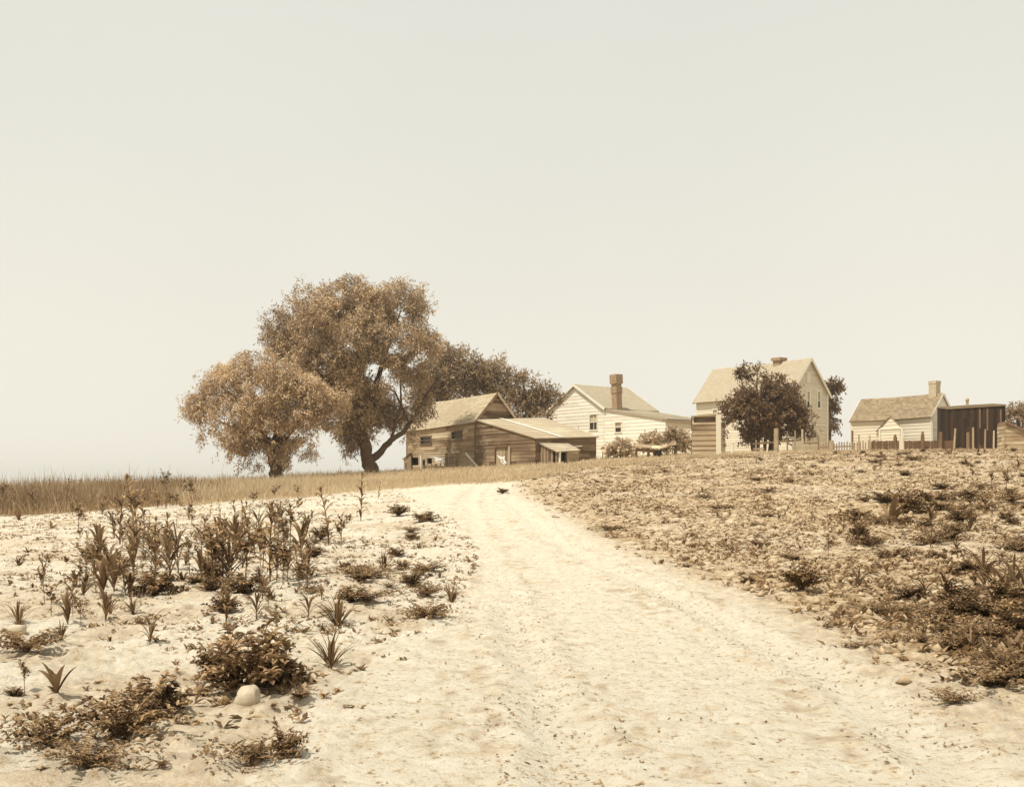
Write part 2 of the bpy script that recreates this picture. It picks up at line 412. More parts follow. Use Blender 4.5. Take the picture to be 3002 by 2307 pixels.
class Wall:
    """P0 -> P1 runs left to right seen from outside"""
    def __init__(s, P0, P1, zg, top=None):
        s.a = Vector((P0[0], P0[1], 0)); s.b = Vector((P1[0], P1[1], 0)); s.L = (s.b - s.a).length; s.d = (s.b - s.a) / s.L
        s.n = Vector((s.d.y, -s.d.x, 0)); s.zg = zg
        s.poly = [(0, zg), (s.L, zg), (s.L, P1[2])] + ([(s.L * f, z) for f, z in top] if top else []) + [(0, P0[2])]
        s.op = []
    def pt(s, x, z, off=0.0):
        p = s.a + s.d * x + s.n * off; return Vector((p.x, p.y, z))
    def ray(s, sx):
        u = (sx - CX) / F      # point on the wall line with x = u*y
        return (u * s.a.y - s.a.x) / (s.d.x - u * s.d.y)
    def box(s, x0, y0, x1, y1):
        s0, s1 = s.ray(x0), s.ray(x1); Y = s.a.y + s.d.y * (s0 + s1) / 2
        return (s0, CAMZ + (HY - y1) / F * Y, s1, CAMZ + (HY - y0) / F * Y)
    def boards(s, mb, h=0.3, lip=0.03, joint=4.0, vertical=False, rough=0.0, missing=0.0):
        zmax = max(p[1] for p in s.poly)
        xs_ = sorted(set([0, s.L] + [v for o in s.op for v in (o[0], o[2])]))
        zs_ = sorted(set([s.zg, zmax] + [v for o in s.op for v in (o[1], o[3])]))
        A0, A1 = (0, s.L) if vertical else (s.zg, zmax)
        k = A0; marks = []
        while k < A1 - 1e-4:
            e = min(k + h * (1 + random.uniform(-rough, rough)), A1); marks.append((k, e)); k = e
        for (k0, k1) in marks:
            u0, u1 = (s.zg, zmax) if vertical else (0, s.L)
            cuts = [u0]; p = u0 + random.uniform(0.3, 1) * joint
            while p < u1 - 0.4: cuts.append(p); p += joint * random.uniform(0.6, 1.3)
            cuts.append(u1); rs = [random.random() for _ in cuts]
            ex = sorted(set(cuts + [v for v in (zs_ if vertical else xs_) if u0 < v < u1]))
            ks = sorted(set([k0, k1] + [v for v in (xs_ if vertical else zs_) if k0 < v < k1]))
            prd = random.uniform(0, rough * 0.06)
            for a0, a1 in zip(ex, ex[1:]):
                ri = max(i for i, c in enumerate(cuts) if c <= a0 + 1e-6)
                for b0, b1 in zip(ks, ks[1:]):
                    r = (b0, a0, b1, a1) if vertical else (a0, b0, a1, b1)
                    mx, mz = (r[0] + r[2]) / 2, (r[1] + r[3]) / 2
                    if any(o[0] < mx < o[2] and o[1] < mz < o[3] for o in s.op): continue
                    if random.random() < missing: continue
                    pg = clip([(r[0], r[1]), (r[2], r[1]), (r[2], r[3]), (r[0], r[3])], s.poly)
                    if len(pg) < 3: continue
                    if vertical:
                        off = lambda q: 0.004 + prd + (0.012 if int(k0 / h) % 2 else 0)
                    else:
                        off = lambda q, k0=k0, k1=k1: 0.004 + prd + lip * max(0, (k1 - q[1])) / (k1 - k0)
                    mb.poly([s.pt(q[0], q[1], off(q)) for q in pg], rs[ri])
                    if not vertical and abs(b0 - k0) < 1e-5 and pg[0][1] == pg[1][1]:
                        mb.poly([s.pt(pg[0][0], k0, 0), s.pt(pg[1][0], k0, 0), s.pt(pg[1][0], k0, off(pg[1])), s.pt(pg[0][0], k0, off(pg[0]))], rs[ri])
                    mb.poly([s.pt(q[0], q[1], -0.10) for q in reversed(pg)], rs[ri])

def window(wall, o, parent, frame=M['trim'], fw=0.09, bars=1, mull=1, curtain=0.45, name='window'):
    s0, z0, s1, z1 = o; mb = MB()
    for a, b_ in (((s0, z0), (s1, z0)), ((s0, z1), (s1, z1))):
        mb.beam(wall.pt(a[0] - fw, a[1], 0.03), wall.pt(b_[0] + fw, b_[1], 0.03), 0.09, fw)
    for x in (s0, s1):
        mb.beam(wall.pt(x, z0 + fw / 2, 0.028), wall.pt(x, z1 - fw / 2, 0.028), 0.08, fw, up=wall.n.cross(Vector((0, 0, 1))))
    for i in range(bars):
        z = z0 + (z1 - z0) * (i + 1) / (bars + 1)
        mb.beam(wall.pt(s0, z, -0.01), wall.pt(s1, z, -0.01), 0.05, 0.05)
    for i in range(mull):
        x = s0 + (s1 - s0) * (i + 1) / (mull + 1)
        mb.beam(wall.pt(x, z0, -0.012), wall.pt(x, z1, -0.012), 0.045, 0.04)
    w = mb.build(name, frame, parent)
    g = MB(); g.poly([wall.pt(s0, z0, -0.05), wall.pt(s1, z0, -0.05), wall.pt(s1, z1, -0.05), wall.pt(s0, z1, -0.05)]); g.build('pane', M['glass'], w)
    if curtain:
        zc = z1 - (z1 - z0) * curtain
        g = MB(); n = 8
        for i in range(n):
            a, b_ = s0 + (s1 - s0) * i / n, s0 + (s1 - s0) * (i + 1) / n
            oa, ob = (-0.045 + 0.008 * (i % 2), -0.045 + 0.008 * ((i + 1) % 2))
            g.poly([wall.pt(a, zc, oa), wall.pt(b_, zc, ob), wall.pt(b_, z1, ob), wall.pt(a, z1, oa)])
        g.build('curtain', M['curtain'], w)
    return w

def roofplane(mb, TL, TR, BR, BL, oe=0.3, os=0.25, ot=0.0, course=0.3, sh=0.35, th=0.07, lip=0.025, sag=0.0):
    TL, TR, BR, BL = map(Vector, (TL, TR, BR, BL))
    rt = (TR - TL).normalized(); dnl = (BL - TL); dnr = (BR - TR)
    TL2 = TL - rt * os - dnl.normalized() * ot; TR2 = TR + rt * os - dnr.normalized() * ot
    BL2 = BL - rt * os + dnl.normalized() * oe; BR2 = BR + rt * os + dnr.normalized() * oe
    nrm = (TR2 - TL2).cross(BL2 - TL2).normalized()
    if nrm.z < 0: nrm = -nrm
    ph = random.random() * 6
    def P(u, v, k=0.0):
        p = (TL2 * (1 - u) + TR2 * u) * (1 - v) + (BL2 * (1 - u) + BR2 * u) * v
        return p + nrm * k - Vector((0, 0, 1)) * sag * (math.sin(math.pi * u) * 0.8 + 0.2 * math.sin(7 * u + ph)) 
    H_ = ((BL2 - TL2).length + (BR2 - TR2).length) / 2; Wd = (BR2 - BL2).length
    nr = max(2, int(H_ / course))
    for i in range(nr):
        v0, v1 = i / nr, (i + 1) / nr; u = 0.0; rr_ = random.uniform(-0.12, 0.12)
        while u < 1 - 1e-6:
            e = min(1, u + sh / Wd * random.uniform(0.6, 1.5)); 
            if 1 - e < 0.15 * sh / Wd: e = 1
            l = lip * random.uniform(0.7, 1.3); r = min(1, max(0, random.random() * 0.8 + 0.1 + rr_))
            mb.poly([P(u, v0, th), P(u, v1, th + l), P(e, v1, th + l), P(e, v0, th)], r)
            mb.poly([P(u, v1, th + l), P(u, v1, th - 0.01), P(e, v1, th - 0.01), P(e, v1, th + l)], r * 0.5)
            u = e
    N = 12
    for i in range(N):
        a, b_ = i / N, (i + 1) / N
        mb.poly([P(a, 0), P(b_, 0), P(b_, 1), P(a, 1)], 0.2)
        mb.poly([P(a, 1), P(b_, 1), P(b_, 1, th), P(a, 1, th)], 0.2)
        mb.poly([P(a, 0, th), P(b_, 0, th), P(b_, 0), P(a, 0)], 0.2)
    for u in (0, 1): mb.poly([P(u, 0), P(u, 1), P(u, 1, th + lip), P(u, 0, th)], 0.3)
    return P

def gabled(parent, P, ap1, ap2, gable_on, zg, mats, wall_kw, roof_kw, openings=None):
    """P: four eave corners counter-clockwise from the front left; ap1, ap2 the ridge ends"""
    walls = []
    for i in range(4):
        p0, p1 = P[i], P[(i + 1) % 4]; top = None
        if i == gable_on: top = [(0.5, ap1[2])]
        if i == (gable_on + 2) % 4: top = [(0.5, ap2[2])]
        w = Wall(p0, p1, zg, top); walls.append(w)
    if openings:
        for i, lst in openings.items():
            for o in lst: walls[i].op.append(walls[i].box(*o))
    for i, w in enumerate(walls):
        mb = MB(); w.boards(mb, **wall_kw); mb.build('wall', mats['wall'] if not isinstance(mats['wall'], (list, tuple)) else mats['wall'][i], parent)
    mb = MB()
    g = gable_on
    if g == 1:
        roofplane(mb, ap2, ap1, P[1], P[0], **roof_kw); roofplane(mb, ap1, ap2, P[3], P[2], **roof_kw)
    else:
        roofplane(mb, ap1, ap2, P[2], P[1], **roof_kw); roofplane(mb, ap2, ap1, P[0], P[3], **roof_kw)
    rf = mb.build('roof', mats['roof'], parent)
    # barge boards and corner boards
    mb = MB(); oh = roof_kw.get('os', 0.25); rd = (Vector(ap1) - Vector(ap2)).normalized()
    for ap, sgn, (i, j) in ((ap1, 1, (g, (g + 1) % 4)), (ap2, -1, ((g + 2) % 4, (g + 3) % 4))):
        for c in (P[i], P[j]):
            a = Vector(ap) + rd * sgn * (oh + 0.03); b_ = Vector(c) + rd * sgn * (oh + 0.03); b_ += (b_ - a).normalized() * roof_kw.get('oe', 0.3)
            mb = MB(); mb.beam(a - Vector((0, 0, 0.03)), b_ - Vector((0, 0, 0.03)), 0.04, 0.20); mb.build('barge_board', mats['trim'], parent)
    for i in range(4):
        c = Vector(P[i]); m_ = sum((Vector(q) for q in P), Vector()) / 4; o = Vector((c.x - m_.x, c.y - m_.y, 0)).normalized() * 0.03
        mb = MB(); mb.beam((c.x + o.x, c.y + o.y, zg), (c.x + o.x, c.y + o.y, c.z - 0.02), 0.15, 0.15); mb.build('corner_board', mats['corner'], parent)
    return walls, rf

def V3(v): return Vector(v)

# ------------------------------------------------------------ barn
A = W(1393, 1231, 80); B = W(1194.5, 1258, 88); C = W(1455, 1153, 81.4); E = W(1254, 1181, 89.4)
Fp = Vector((0.36, 82.8, A.z)); Bb = B + (Fp - A)
barn = thing('barn', 'long weathered board barn with sagging pale shingle roof and low lean-to', 'barn', (A.x, A.y, 2.4))
BW = dict(h=0.23, lip=0.024, joint=2.6, rough=0.35)
ops = {0: [(1234.5, 1279, 1265, 1303), (1325, 1264.5, 1355, 1288), (1203, 1342, 1227, 1364), (1240, 1348, 1247, 1377), (1253, 1343, 1267, 1359)]}
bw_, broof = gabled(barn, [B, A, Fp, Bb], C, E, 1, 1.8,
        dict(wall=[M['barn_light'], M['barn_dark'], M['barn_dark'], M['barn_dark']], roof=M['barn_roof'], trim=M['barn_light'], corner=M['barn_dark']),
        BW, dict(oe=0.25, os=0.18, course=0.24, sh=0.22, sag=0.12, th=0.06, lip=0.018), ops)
lw = bw_[0]
for o in lw.op[:2]:
    window(lw, o, barn, frame=M['barn_dark'], fw=0.12, bars=1, mull=0, curtain=0)
for o in lw.op[2:]:
    g = MB(); g.poly([lw.pt(o[0], o[1], -0.3), lw.pt(o[2], o[1], -0.3), lw.pt(o[2], o[3], -0.3), lw.pt(o[0], o[3], -0.3)]); g.build('stall_shade_sheet', M['inside'], barn)  # near-black sheet set behind each opening as painted interior shade
G_ = W(1571, 1285, 74); Hh = W(1747, 1281, 78); R_ = W(1593, 1227, 84.2)
w1 = Wall(A, G_, 2.0); w2 = Wall(G_, Hh, 2.2); w3 = Wall(Hh, R_, 2.2)
w4 = Wall(R_, Fp, 2.2)
dr = w1.box(1453, 1308, 1490, 1372); w1.op.append(dr)
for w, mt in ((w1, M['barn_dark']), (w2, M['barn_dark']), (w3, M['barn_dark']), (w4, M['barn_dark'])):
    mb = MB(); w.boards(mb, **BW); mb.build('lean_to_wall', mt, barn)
mb = MB(); Pl = roofplane(mb, A, R_, Hh, G_, oe=0.22, os=0.12, course=0.9, sh=1.6, th=0.06, lip=0.012)
lr = mb.build('lean_to_roof', M['roof_smooth'], barn)
mb = MB()
for k in range(10): mb.beam(Pl(0.36 + 0.005 * k, k / 10, 0.10), Pl(0.365 + 0.005 * k, (k + 1) / 10, 0.10), 0.34, 0.03, up=Vector((0.2, -0.2, 1)))
mb.build('flashing_strip', M['trim'], lr)
mb = MB(); n = 7
for k in range(n):
    a = dr[0] + (dr[2] - dr[0]) * k / n; b_ = dr[0] + (dr[2] - dr[0]) * (k + 0.94) / n
    mb.beam(w1.pt((a + b_) / 2, dr[1], -0.04 + 0.01 * (k % 2)), w1.pt((a + b_) / 2, dr[3] - 0.12, -0.04 + 0.01 * (k % 2)), b_ - a, 0.03, up=w1.n)
door = mb.build('door', M['vert_board'], barn)
mb = MB(); mb.beam(w1.pt(dr[0], dr[3], 0.05), w1.pt(dr[2], dr[3], 0.05), 0.08, 0.18)
mb.beam(w1.pt(dr[0], dr[1], 0.05), w1.pt(dr[0], dr[3] - .1, 0.05), 0.1, 0.08, up=w1.n); mb.build('door_frame', M['dark_trim'], barn)
x = w1.ray(1497); mb = MB(); mb.beam(w1.pt(x, dr[1], 0.12), w1.pt(x, dr[3] - 0.05, 0.12), 0.22, 0.06, up=w1.n); mb.build('door_post', M['vert_board'], barn)

def cloth(name, label, cat, pts, mat=M['cloth'], hole=None):
    """a hanging sheet with folds and thickness: pts are the four corners"""
    TL, TR, BR, BL = map(Vector, pts); n = (TR - TL).cross(BL - TL).normalized(); mb = MB(); N, K2 = 14, 8
    def P(i, j, k):
        u, v = i / N, j / K2
        p = (TL * (1 - u) + TR * u) * (1 - v) + (BL * (1 - u) + BR * u) * v
        edge = 0.10 * (TL - BL).length * math.sin(u * 9) * v
        p = p + (TR - TL) * 0.10 * math.sin(v * 7 + 1) * (1 if u > .5 else -1) * (0.4 + abs(u - .5)) + (TL - BL) * 0.10 * math.sin(u * 5 + 2) * (1 - v)
        return p + n * (0.05 * math.sin(u * 14) * (0.3 + v) + k) + Vector((0, 0, edge * 1.6))
    for i in range(N):
        for j in range(K2):
            if hole and ((i + .5) / N - hole[0]) ** 2 + ((j + .5) / K2 - hole[1]) ** 2 < hole[2] ** 2: continue
            mb.poly([P(i, j, 0.012), P(i, j + 1, 0.012), P(i + 1, j + 1, 0.012), P(i + 1, j, 0.012)])
            mb.poly([P(i, j, -0.012), P(i + 1, j, -0.012), P(i + 1, j + 1, -0.012), P(i, j + 1, -0.012)])
    return tag(mb.build(name, mat, None, True), label, cat)
yc = 73.9
cloth('white_rag', 'white rag with a dark hole hanging on the barn side door', 'rag', [W(1460, 1336, 75.6), W(1478, 1338, 75.3), W(1484, 1362, 75.2), W(1471, 1355, 75.4)], hole=(0.5, 0.5, 0.2))
cloth('white_cloth', 'white cloth draped over the rail against the barn long wall', 'cloth', [W(1257, 1335, 84.5), W(1306, 1342, 82.5), W(1303, 1357, 82.5), W(1271, 1351, 84.3)])
# low shed at the far left end of the barn
mb = MB(); sh = thing('low_shed', 'low open board shed against the left end of the barn', 'shed', tuple(W(1195, 1385, 87.3)))
q = [W(1183, 1346, 87.6), W(1206, 1328, 87.2), W(1206, 1328, 89.5), W(1183, 1346, 90)]
for v in q: v.y -= 0.0
roofplane(mb, q[1], q[2], q[3], q[0], oe=0.1, os=0.1, course=0.3, sh=0.6, th=0.05); mb.build('roof', M['dark_trim'], sh)
ws = Wall(W(1184, 1346, 87.6), W(1206, 1330, 87.2), 1.7); ws.op.append(ws.box(1188, 1356, 1193, 1400))
mb = MB(); ws.boards(mb, h=0.2, vertical=True, rough=0.2); mb.build('wall', M['vert_board'], sh)
for sx_ in (1206, 1231):
    pass
def post(name, label, cat, sx, top, Yp, w, mat, group=None, lean=0.0, point=False, sink=0.4):
    p = W(sx, top, Yp); z0 = gz(p.x, p.y) - sink; mb = MB()
    k = random.uniform(-0.02, 0.02) + lean
    h = p.z - z0
    a = Vector((p.x - k * h, p.y, z0)); 
    if point:
        mb.tube([a, a.lerp(p, 0.8), a.lerp(p, 0.93), p], [w / 2, w / 2 * 0.95, w / 2 * 0.7, w * 0.12], 7)
    else:
        mb.tube([a, a.lerp(p, 0.5), p], [w / 2 * 1.1, w / 2, w / 2 * 0.95], 6)
    return tag(mb.build(name, mat), label, cat, group)
post('post', 'white upright post before the barn long wall', 'post', 1234.5, 1333, 83, 0.2, M['trim'])
mb = MB(); gt = thing('board_gate', 'gate of upright boards leaning on the barn long wall', 'gate', tuple(W(1320, 1375, 82.4)))
for k in range(7):
    p = W(1307 + 4.2 * k, 1328 + (k % 2), 82.4 - 0.1 * k); mb.beam(p, Vector((p.x, p.y, 2.2)), 0.12, 0.04, up=Vector((0, -1, 0)))
mb.build('panel', M['vert_board'], gt)
mb = MB(); a, b_ = W(1305, 1338, 82.3), W(1336, 1336, 81.7); mb.beam(a - Vector((0, .06, 0)), b_ - Vector((0, .06, 0)), 0.04, 0.1)
mb.beam(W(1305, 1364, 82.25), W(1336, 1362, 81.65), 0.04, 0.1); mb.build('rail', M['mid_trim'], gt)
mb = MB(); mb.beam(W(1365, 1328, 80.6), W(1407, 1376, 79), 0.10, 0.10); tag(mb.build('leaning_pole', M['trim']), 'pale pole leaning slantwise against the barn wall', 'pole')
mb = MB()
for k in range(5): 
    mb.beam(W(1238 + 14 * k, 1366 + 0.5 * k, 83.4 - 0.3 * k), W(1252 + 14 * k, 1366.5 + 0.5 * k, 83.1 - 0.3 * k), 0.05, 0.12)
    p = W(1252 + 13 * k, 1357 + (k % 3), 83.2 - 0.3 * k); mb.beam(p, Vector((p.x, p.y, 2.0)), 0.10, 0.08)
tag(mb.build('rail_fence', M['vert_board']), 'low broken rail fence along the foot of the barn wall', 'fence')

# chicken coop against the lean-to
coop = thing('chicken_coop', 'small coop with slanting pale roof and dark doorway beside the barn', 'coop', tuple(W(1650, 1367, 72)))
a, b_, c_, d_ = W(1583, 1300, 74.2), W(1636, 1325, 71.2), W(1696, 1321, 72.6), W(1660, 1301, 75.8)
c1 = Wall(a - Vector((0, 0, .05)), b_ - Vector((-0.1, 0, .05)), 2.2); c2 = Wall(b_ + Vector((.1, 0, -.05)), c_ - Vector((0, 0, .05)), 2.2); c3 = Wall(c_ - Vector((0, 0, .05)), d_ - Vector((0, 0, .05)), 2.2)
do = c2.box(1641, 1326, 1661, 1372); do = (0.08, 2.2, do[2], do[3] + 0.05); c2.op.append(do)
for w, mt in ((c1, M['barn_dark']), (c2, M['barn_light']), (c3, M['barn_dark'])):
    mb = MB(); w.boards(mb, h=0.22, lip=0.02, vertical=(w is c1), rough=0.3); mb.build('wall', mt, coop)
mb = MB(); roofplane(mb, a, d_, c_, b_, oe=0.15, os=0.12, course=0.7, sh=0.8, th=0.05); mb.build('roof', M['roof_smooth'], coop)
g = MB(); g.poly([c2.pt(0.1, 2.2, -0.6), c2.pt(do[2] + .1, 2.2, -0.6), c2.pt(do[2] + .1, do[3], -0.6), c2.pt(0.1, do[3], -0.6)]); g.build('doorway', M['inside'], coop)  # dark sheet behind the doorway paints in the shade of the coop
mb = MB(); mb.beam(c2.pt(0, 2.2, 0.03), c2.pt(0, do[3], 0.03), 0.12, 0.08, up=c2.n); mb.build('door_post', M['trim'], coop)
mb = MB(); mb.beam(W(1657, 1313, 72.3), W(1706, 1307, 72.8), 0.10, 0.05); tag(mb.build('loose_board', M['trim']), 'loose pale board lying on the coop roof', 'board')

# ------------------------------------------------------------ white house
L1 = W(1606, 1207, 101); R1 = W(1771, 1194, 95); R1.z = L1.z = 8.1
nd = Vector((0.79, 0.615, 0)); R1b = R1 + nd * 6.2; L1b = L1 + nd * 6.2
apf = (L1 + R1) / 2; apf.z = 10.3; apb = apf + nd * 6.2
wh = thing('white_house', 'low white clapboard house with a tall crooked chimney, behind the barn', 'house', (R1.x, R1.y, 3.5))
HW = dict(h=0.30, lip=0.022, joint=8)
win1 = (1729, 1214, 1752, 1261)
hw, hroof = gabled(wh, [L1, R1, R1b, L1b], apf, apb, 0, 3.0, dict(wall=M['white'], roof=M['house_roof'], trim=M['trim'], corner=M['trim']), HW,
       dict(oe=0.3, os=0.2, course=0.22, sh=0.25, th=0.08, lip=0.012, sag=0.05), {0: [win1]})
window(hw[0], hw[0].op[0], wh, bars=1, mull=1, curtain=0.5)
dd = (R1 - L1).normalized(); dd.z = 0; dd.normalize()
T0 = R1.copy(); T0.z = 7.85; T1 = Vector((R1.x + dd.x * 7.4, R1.y + dd.y * 7.4, 6.65)); T2 = T1 + nd * 5.0; T3 = T0 + nd * 5.0; T3.z = 7.9
wA = Wall(T0, T1, 3.0); wA.op.append(wA.box(1804, 1237, 1823, 1268)); wB = Wall(T1, T2, 3.0); wC = Wall(T2, T3, 3.0)
for w in (wA, wB, wC):
    mb = MB(); w.boards(mb, **HW); mb.build('wing_wall', M['white'], wh)
window(wA, wA.op[0], wh, bars=1, mull=0, curtain=0.45)
mb = MB(); roofplane(mb, T0, T3, T2, T1, oe=0.15, os=0.12, course=0.6, sh=1.0, th=0.12, lip=0.02); wr = mb.build('wing_roof', M['house_roof'], wh)
S0 = W(1952, 1234, 88.2); S1 = W(2038, 1241, 85.5); S2 = S1 + nd * 3.5; S3 = S0 + nd * 3.5
for a, b_ in ((S0, S1), (S1, S2), (S2, S3)):
    w = Wall(a, b_, 3.0); mb = MB(); w.boards(mb, **HW); mb.build('porch_wall', M['cream'], wh)
mb = MB(); roofplane(mb, S3, S2, S1, S0, oe=0.25, os=0.2, course=0.6, sh=1.0, th=0.1, lip=0.02); mb.build('porch_roof', M['small_roof'], wh)
def chimney(parent, base, z0, z1, w, capz=0.7, mat=M['brick'], lean=(0, 0), band=True, capw=1.3):
    mb = MB(); x, y = base; X2, Y2 = x + lean[0], y + lean[1]; d = Vector((0.79, 0.615, 0))
    def seg(za, zb, ww, xa, ya, xb, yb): mb.beam((xa, ya, za), (xb, yb, zb), ww, ww, up=d)
    hh = z1 - z0; f = lambda z: (x + lean[0] * (z - z0) / hh, y + lean[1] * (z - z0) / hh)
    nb = int(hh / 0.25)
    for i in range(nb):
        za, zb = z0 + hh * i / nb, z0 + hh * (i + 1) / nb; k = w * (1 + 0.012 * (i % 2))
        if band and 0.55 < i / nb < 0.66: k = w * 1.15
        if zb > z1 - capz: k = w * capw * (1 + 0.01 * (i % 2))
        seg(za, zb, k, *f(za), *f(zb))
    seg(z1, z1 + 0.02, w * 0.7, *f(z1), *f(z1))
    return mb.build('chimney', mat, parent)
cb = W(1810, 1199, 95.3)
chimney(hroof, (cb.x, cb.y), 7.2, 10.95, 0.62, 0.75, M['brick'], lean=(-0.12, 0))

# ------------------------------------------------------------ two storey farmhouse
K2 = W(2318, 1147, 100); J2 = W(2044, 1172, 110); z_ = 9.88; K2.z = J2.z = z_
q2 = Vector((0.825, 0.565, 0)); M2 = K2 + q2 * 5.0; N2 = J2 + q2 * 5.0
ap1 = (K2 + M2) / 2; ap1.z = 13.0; ap2 = (J2 + N2) / 2; ap2.z = 13.0
fh = thing('farmhouse', 'tall two storey cream farmhouse with steep roof, behind the dark tree', 'house', (K2.x, K2.y, 3.9))
fops = {1: [(2364, 1146, 2374, 1197), (2395, 1146, 2405, 1197)], 0: [(2090, 1200, 2104, 1240)]}
fw_, froof = gabled(fh, [J2, K2, M2, N2], ap1, ap2, 1, 3.4, dict(wall=M['cream'], roof=M['house_roof'], trim=M['trim'], corner=M['trim']),
       dict(h=0.25, lip=0.03, joint=9), dict(oe=0.5, os=0.3, course=0.22, sh=0.25, th=0.1, lip=0.012, sag=0.04), fops)
for o in fw_[1].op: window(fw_[1], o, fh, bars=1, mull=0, curtain=0.62, fw=0.14)
window(fw_[0], fw_[0].op[0], fh, bars=1, mull=0, curtain=0.5)
gb = fw_[1]; ob = gb.box(2364, 1092, 2374, 1120); mb = MB()
for k in range(7):
    z = ob[1] + (ob[3] - ob[1]) * k / 7; mb.beam(gb.pt(ob[0], z, 0.05), gb.pt(ob[2], z, 0.05), 0.05, 0.12)
mb.build('attic_vent', M['trim'], fh)
mb = MB(); mb.beam(gb.pt(0.1, 6.95, 0.04), gb.pt(gb.L - 0.1, 6.95, 0.04), 0.06, 0.16); mb.build('band_board', M['trim'], fh)
cpos = ap1.lerp(ap2, 0.30)
chimney(froof, (cpos.x, cpos.y), 12.6, 13.42, 0.8, 0.2, M['brick'], band=False, capw=1.35)

# ------------------------------------------------------------ small cottage
K3 = W(2730.5, 1214, 95); J3 = W(2497, 1227, 102); K3.z = J3.z = 7.45; q3 = Vector((0.825, 0.565, 0)); M3 = K3 + q3 * 3.1; N3 = J3 + q3 * 3.1
a1 = (K3 + M3) / 2; a1.z = 9.35; a2 = (J3 + N3) / 2; a2.z = 9.35
ct = thing('cottage', 'small cream cottage with gabled porch and end chimney, behind the picket fence', 'house', (K3.x, K3.y, 4.1))
cw, croof = gabled(ct, [J3, K3, M3, N3], a1, a2, 1, 3.5, dict(wall=[M['cream'], M['white'], M['cream'], M['cream']], roof=M['small_roof'], trim=M['trim'], corner=M['trim']),
       dict(h=0.28, lip=0.03, joint=9), dict(oe=0.3, os=0.12, course=0.22, sh=0.25, th=0.07, lip=0.015, sag=0.06))
cp = a1.lerp(a2, 0.09); chimney(croof, (cp.x, cp.y), 8.6, 10.5, 0.70, 0.15, M['brick_pale'], band=False, capw=1.1)
pa, pb = W(2579, 1256, 96.6), W(2642, 1252, 94.5); pb.z = pa.z = 6.3
pc, pd = pb + q3 * 3.0, pa + q3 * 3.0; nP = Vector((-0.0, 1, 0))
pfr = (pa + pb) / 2; pfr.z = 7.3; back = Vector((0.75, 2.8, 0))
for a, b_, top in ((pa, pb, [(0.5, 7.3)]), (pb, pb + back, None), (pa + back, pa, None)):
    w = Wall(a, b_, 3.5, top); mb = MB(); w.boards(mb, h=0.28, lip=0.03, joint=5); mb.build('porch_wall', M['cream'], ct)
mb = MB(); roofplane(mb, pfr, pfr + back, pb + back, pb, oe=0.4, os=0.1, course=0.3, sh=0.4, th=0.05); roofplane(mb, pfr + back, pfr, pa, pa + back, oe=0.2, os=0.1, course=0.3, sh=0.4, th=0.05); mb.build('porch_roof', M['small_roof'], ct)
mb = MB(); mb.beam(pa - Vector((0, .08, 0)), pb - Vector((0, .08, 0)), 0.08, 0.16); mb.beam(pb - Vector((-.05, .1, 0)), Vector((pb.x + .05, pb.y - .1, 3.5)), 0.16, 0.3)
mb.beam(pa - Vector((.05, .1, 0)), Vector((pa.x - .05, pa.y - .1, 3.5)), 0.12, 0.12); mb.build('porch_trim', M['trim'], ct)

# ------------------------------------------------------------ dark shed and end building on the right
ds = thing('tarred_shed', 'long dark shed of upright boards to the right of the cottage', 'shed', tuple(W(2866, 1317, 88)))
s0, s1 = W(2780, 1193.5, 90), W(2945, 1196, 86); s0.z = s1.z = 7.6; sb = Vector((0.9, 4.5, 0)); s2, s3 = s1 + sb, s0 + sb
s2.z = s3.z = 8.0
for i, (a, b_) in enumerate(((s0, s1), (s1, s2), (s2, s3), (s3, s0))):
    w = Wall(a, b_, 3.5); mb = MB(); w.boards(mb, h=0.26, vertical=True, rough=0.3, joint=6); mb.build('wall', M['shed_dark'], ds)
    if i == 0:
        for sx_, t0, t1 in ((2874, 1199, 1255), (2896, 1198, 1262), (2935, 1200, 1262)):
            x = w.ray(sx_); Yw = w.a.y + w.d.y * x; mb = MB()
            mb.beam(w.pt(x, CAMZ + (HY - t0) / F * Yw, 0.05), w.pt(x, CAMZ + (HY - t1) / F * Yw, 0.05), 0.14, 0.03, up=w.n); mb.build('pale_batten', M['dark_trim'], ds)
mb = MB(); roofplane(mb, s3, s2, s1, s0, oe=0.15, os=0.12, course=0.6, sh=0.8, th=0.09, lip=0.02); r_ = mb.build('roof', M['small_roof'], ds)
p = W(2836, 1194, 90); mb = MB(); mb.tube([p - Vector((0, 0, .3)), W(2836, 1176, 90), W(2836, 1174, 90), W(2836, 1168, 90)], [0.11, 0.11, 0.17, 0.10], 10); mb.build('stovepipe', M['mid_trim'], r_)
es = thing('lean_outbuilding', 'pale outbuilding with a slanting roof beside the dark shed, at the frame edge', 'outbuilding', tuple(W(2970, 1312, 84)))
e0, e1 = W(2947, 1240, 84), W(3040, 1282, 83); e0.z = 6.15; e1.z = 4.95; eb = Vector((0.8, 4, 0))
for a, b_ in ((e0, e1), (e1, e1 + eb), (e1 + eb, e0 + eb), (e0 + eb, e0)):
    w = Wall(a, b_, 3.3); mb = MB(); w.boards(mb, h=0.3, lip=0.03); mb.build('wall', M['barn_light'], es)
mb = MB(); roofplane(mb, e0, e0 + eb, e1 + eb, e1, oe=0.2, os=0.25, course=0.4, sh=0.6, th=0.14); mb.build('roof', M['dark_trim'], es)

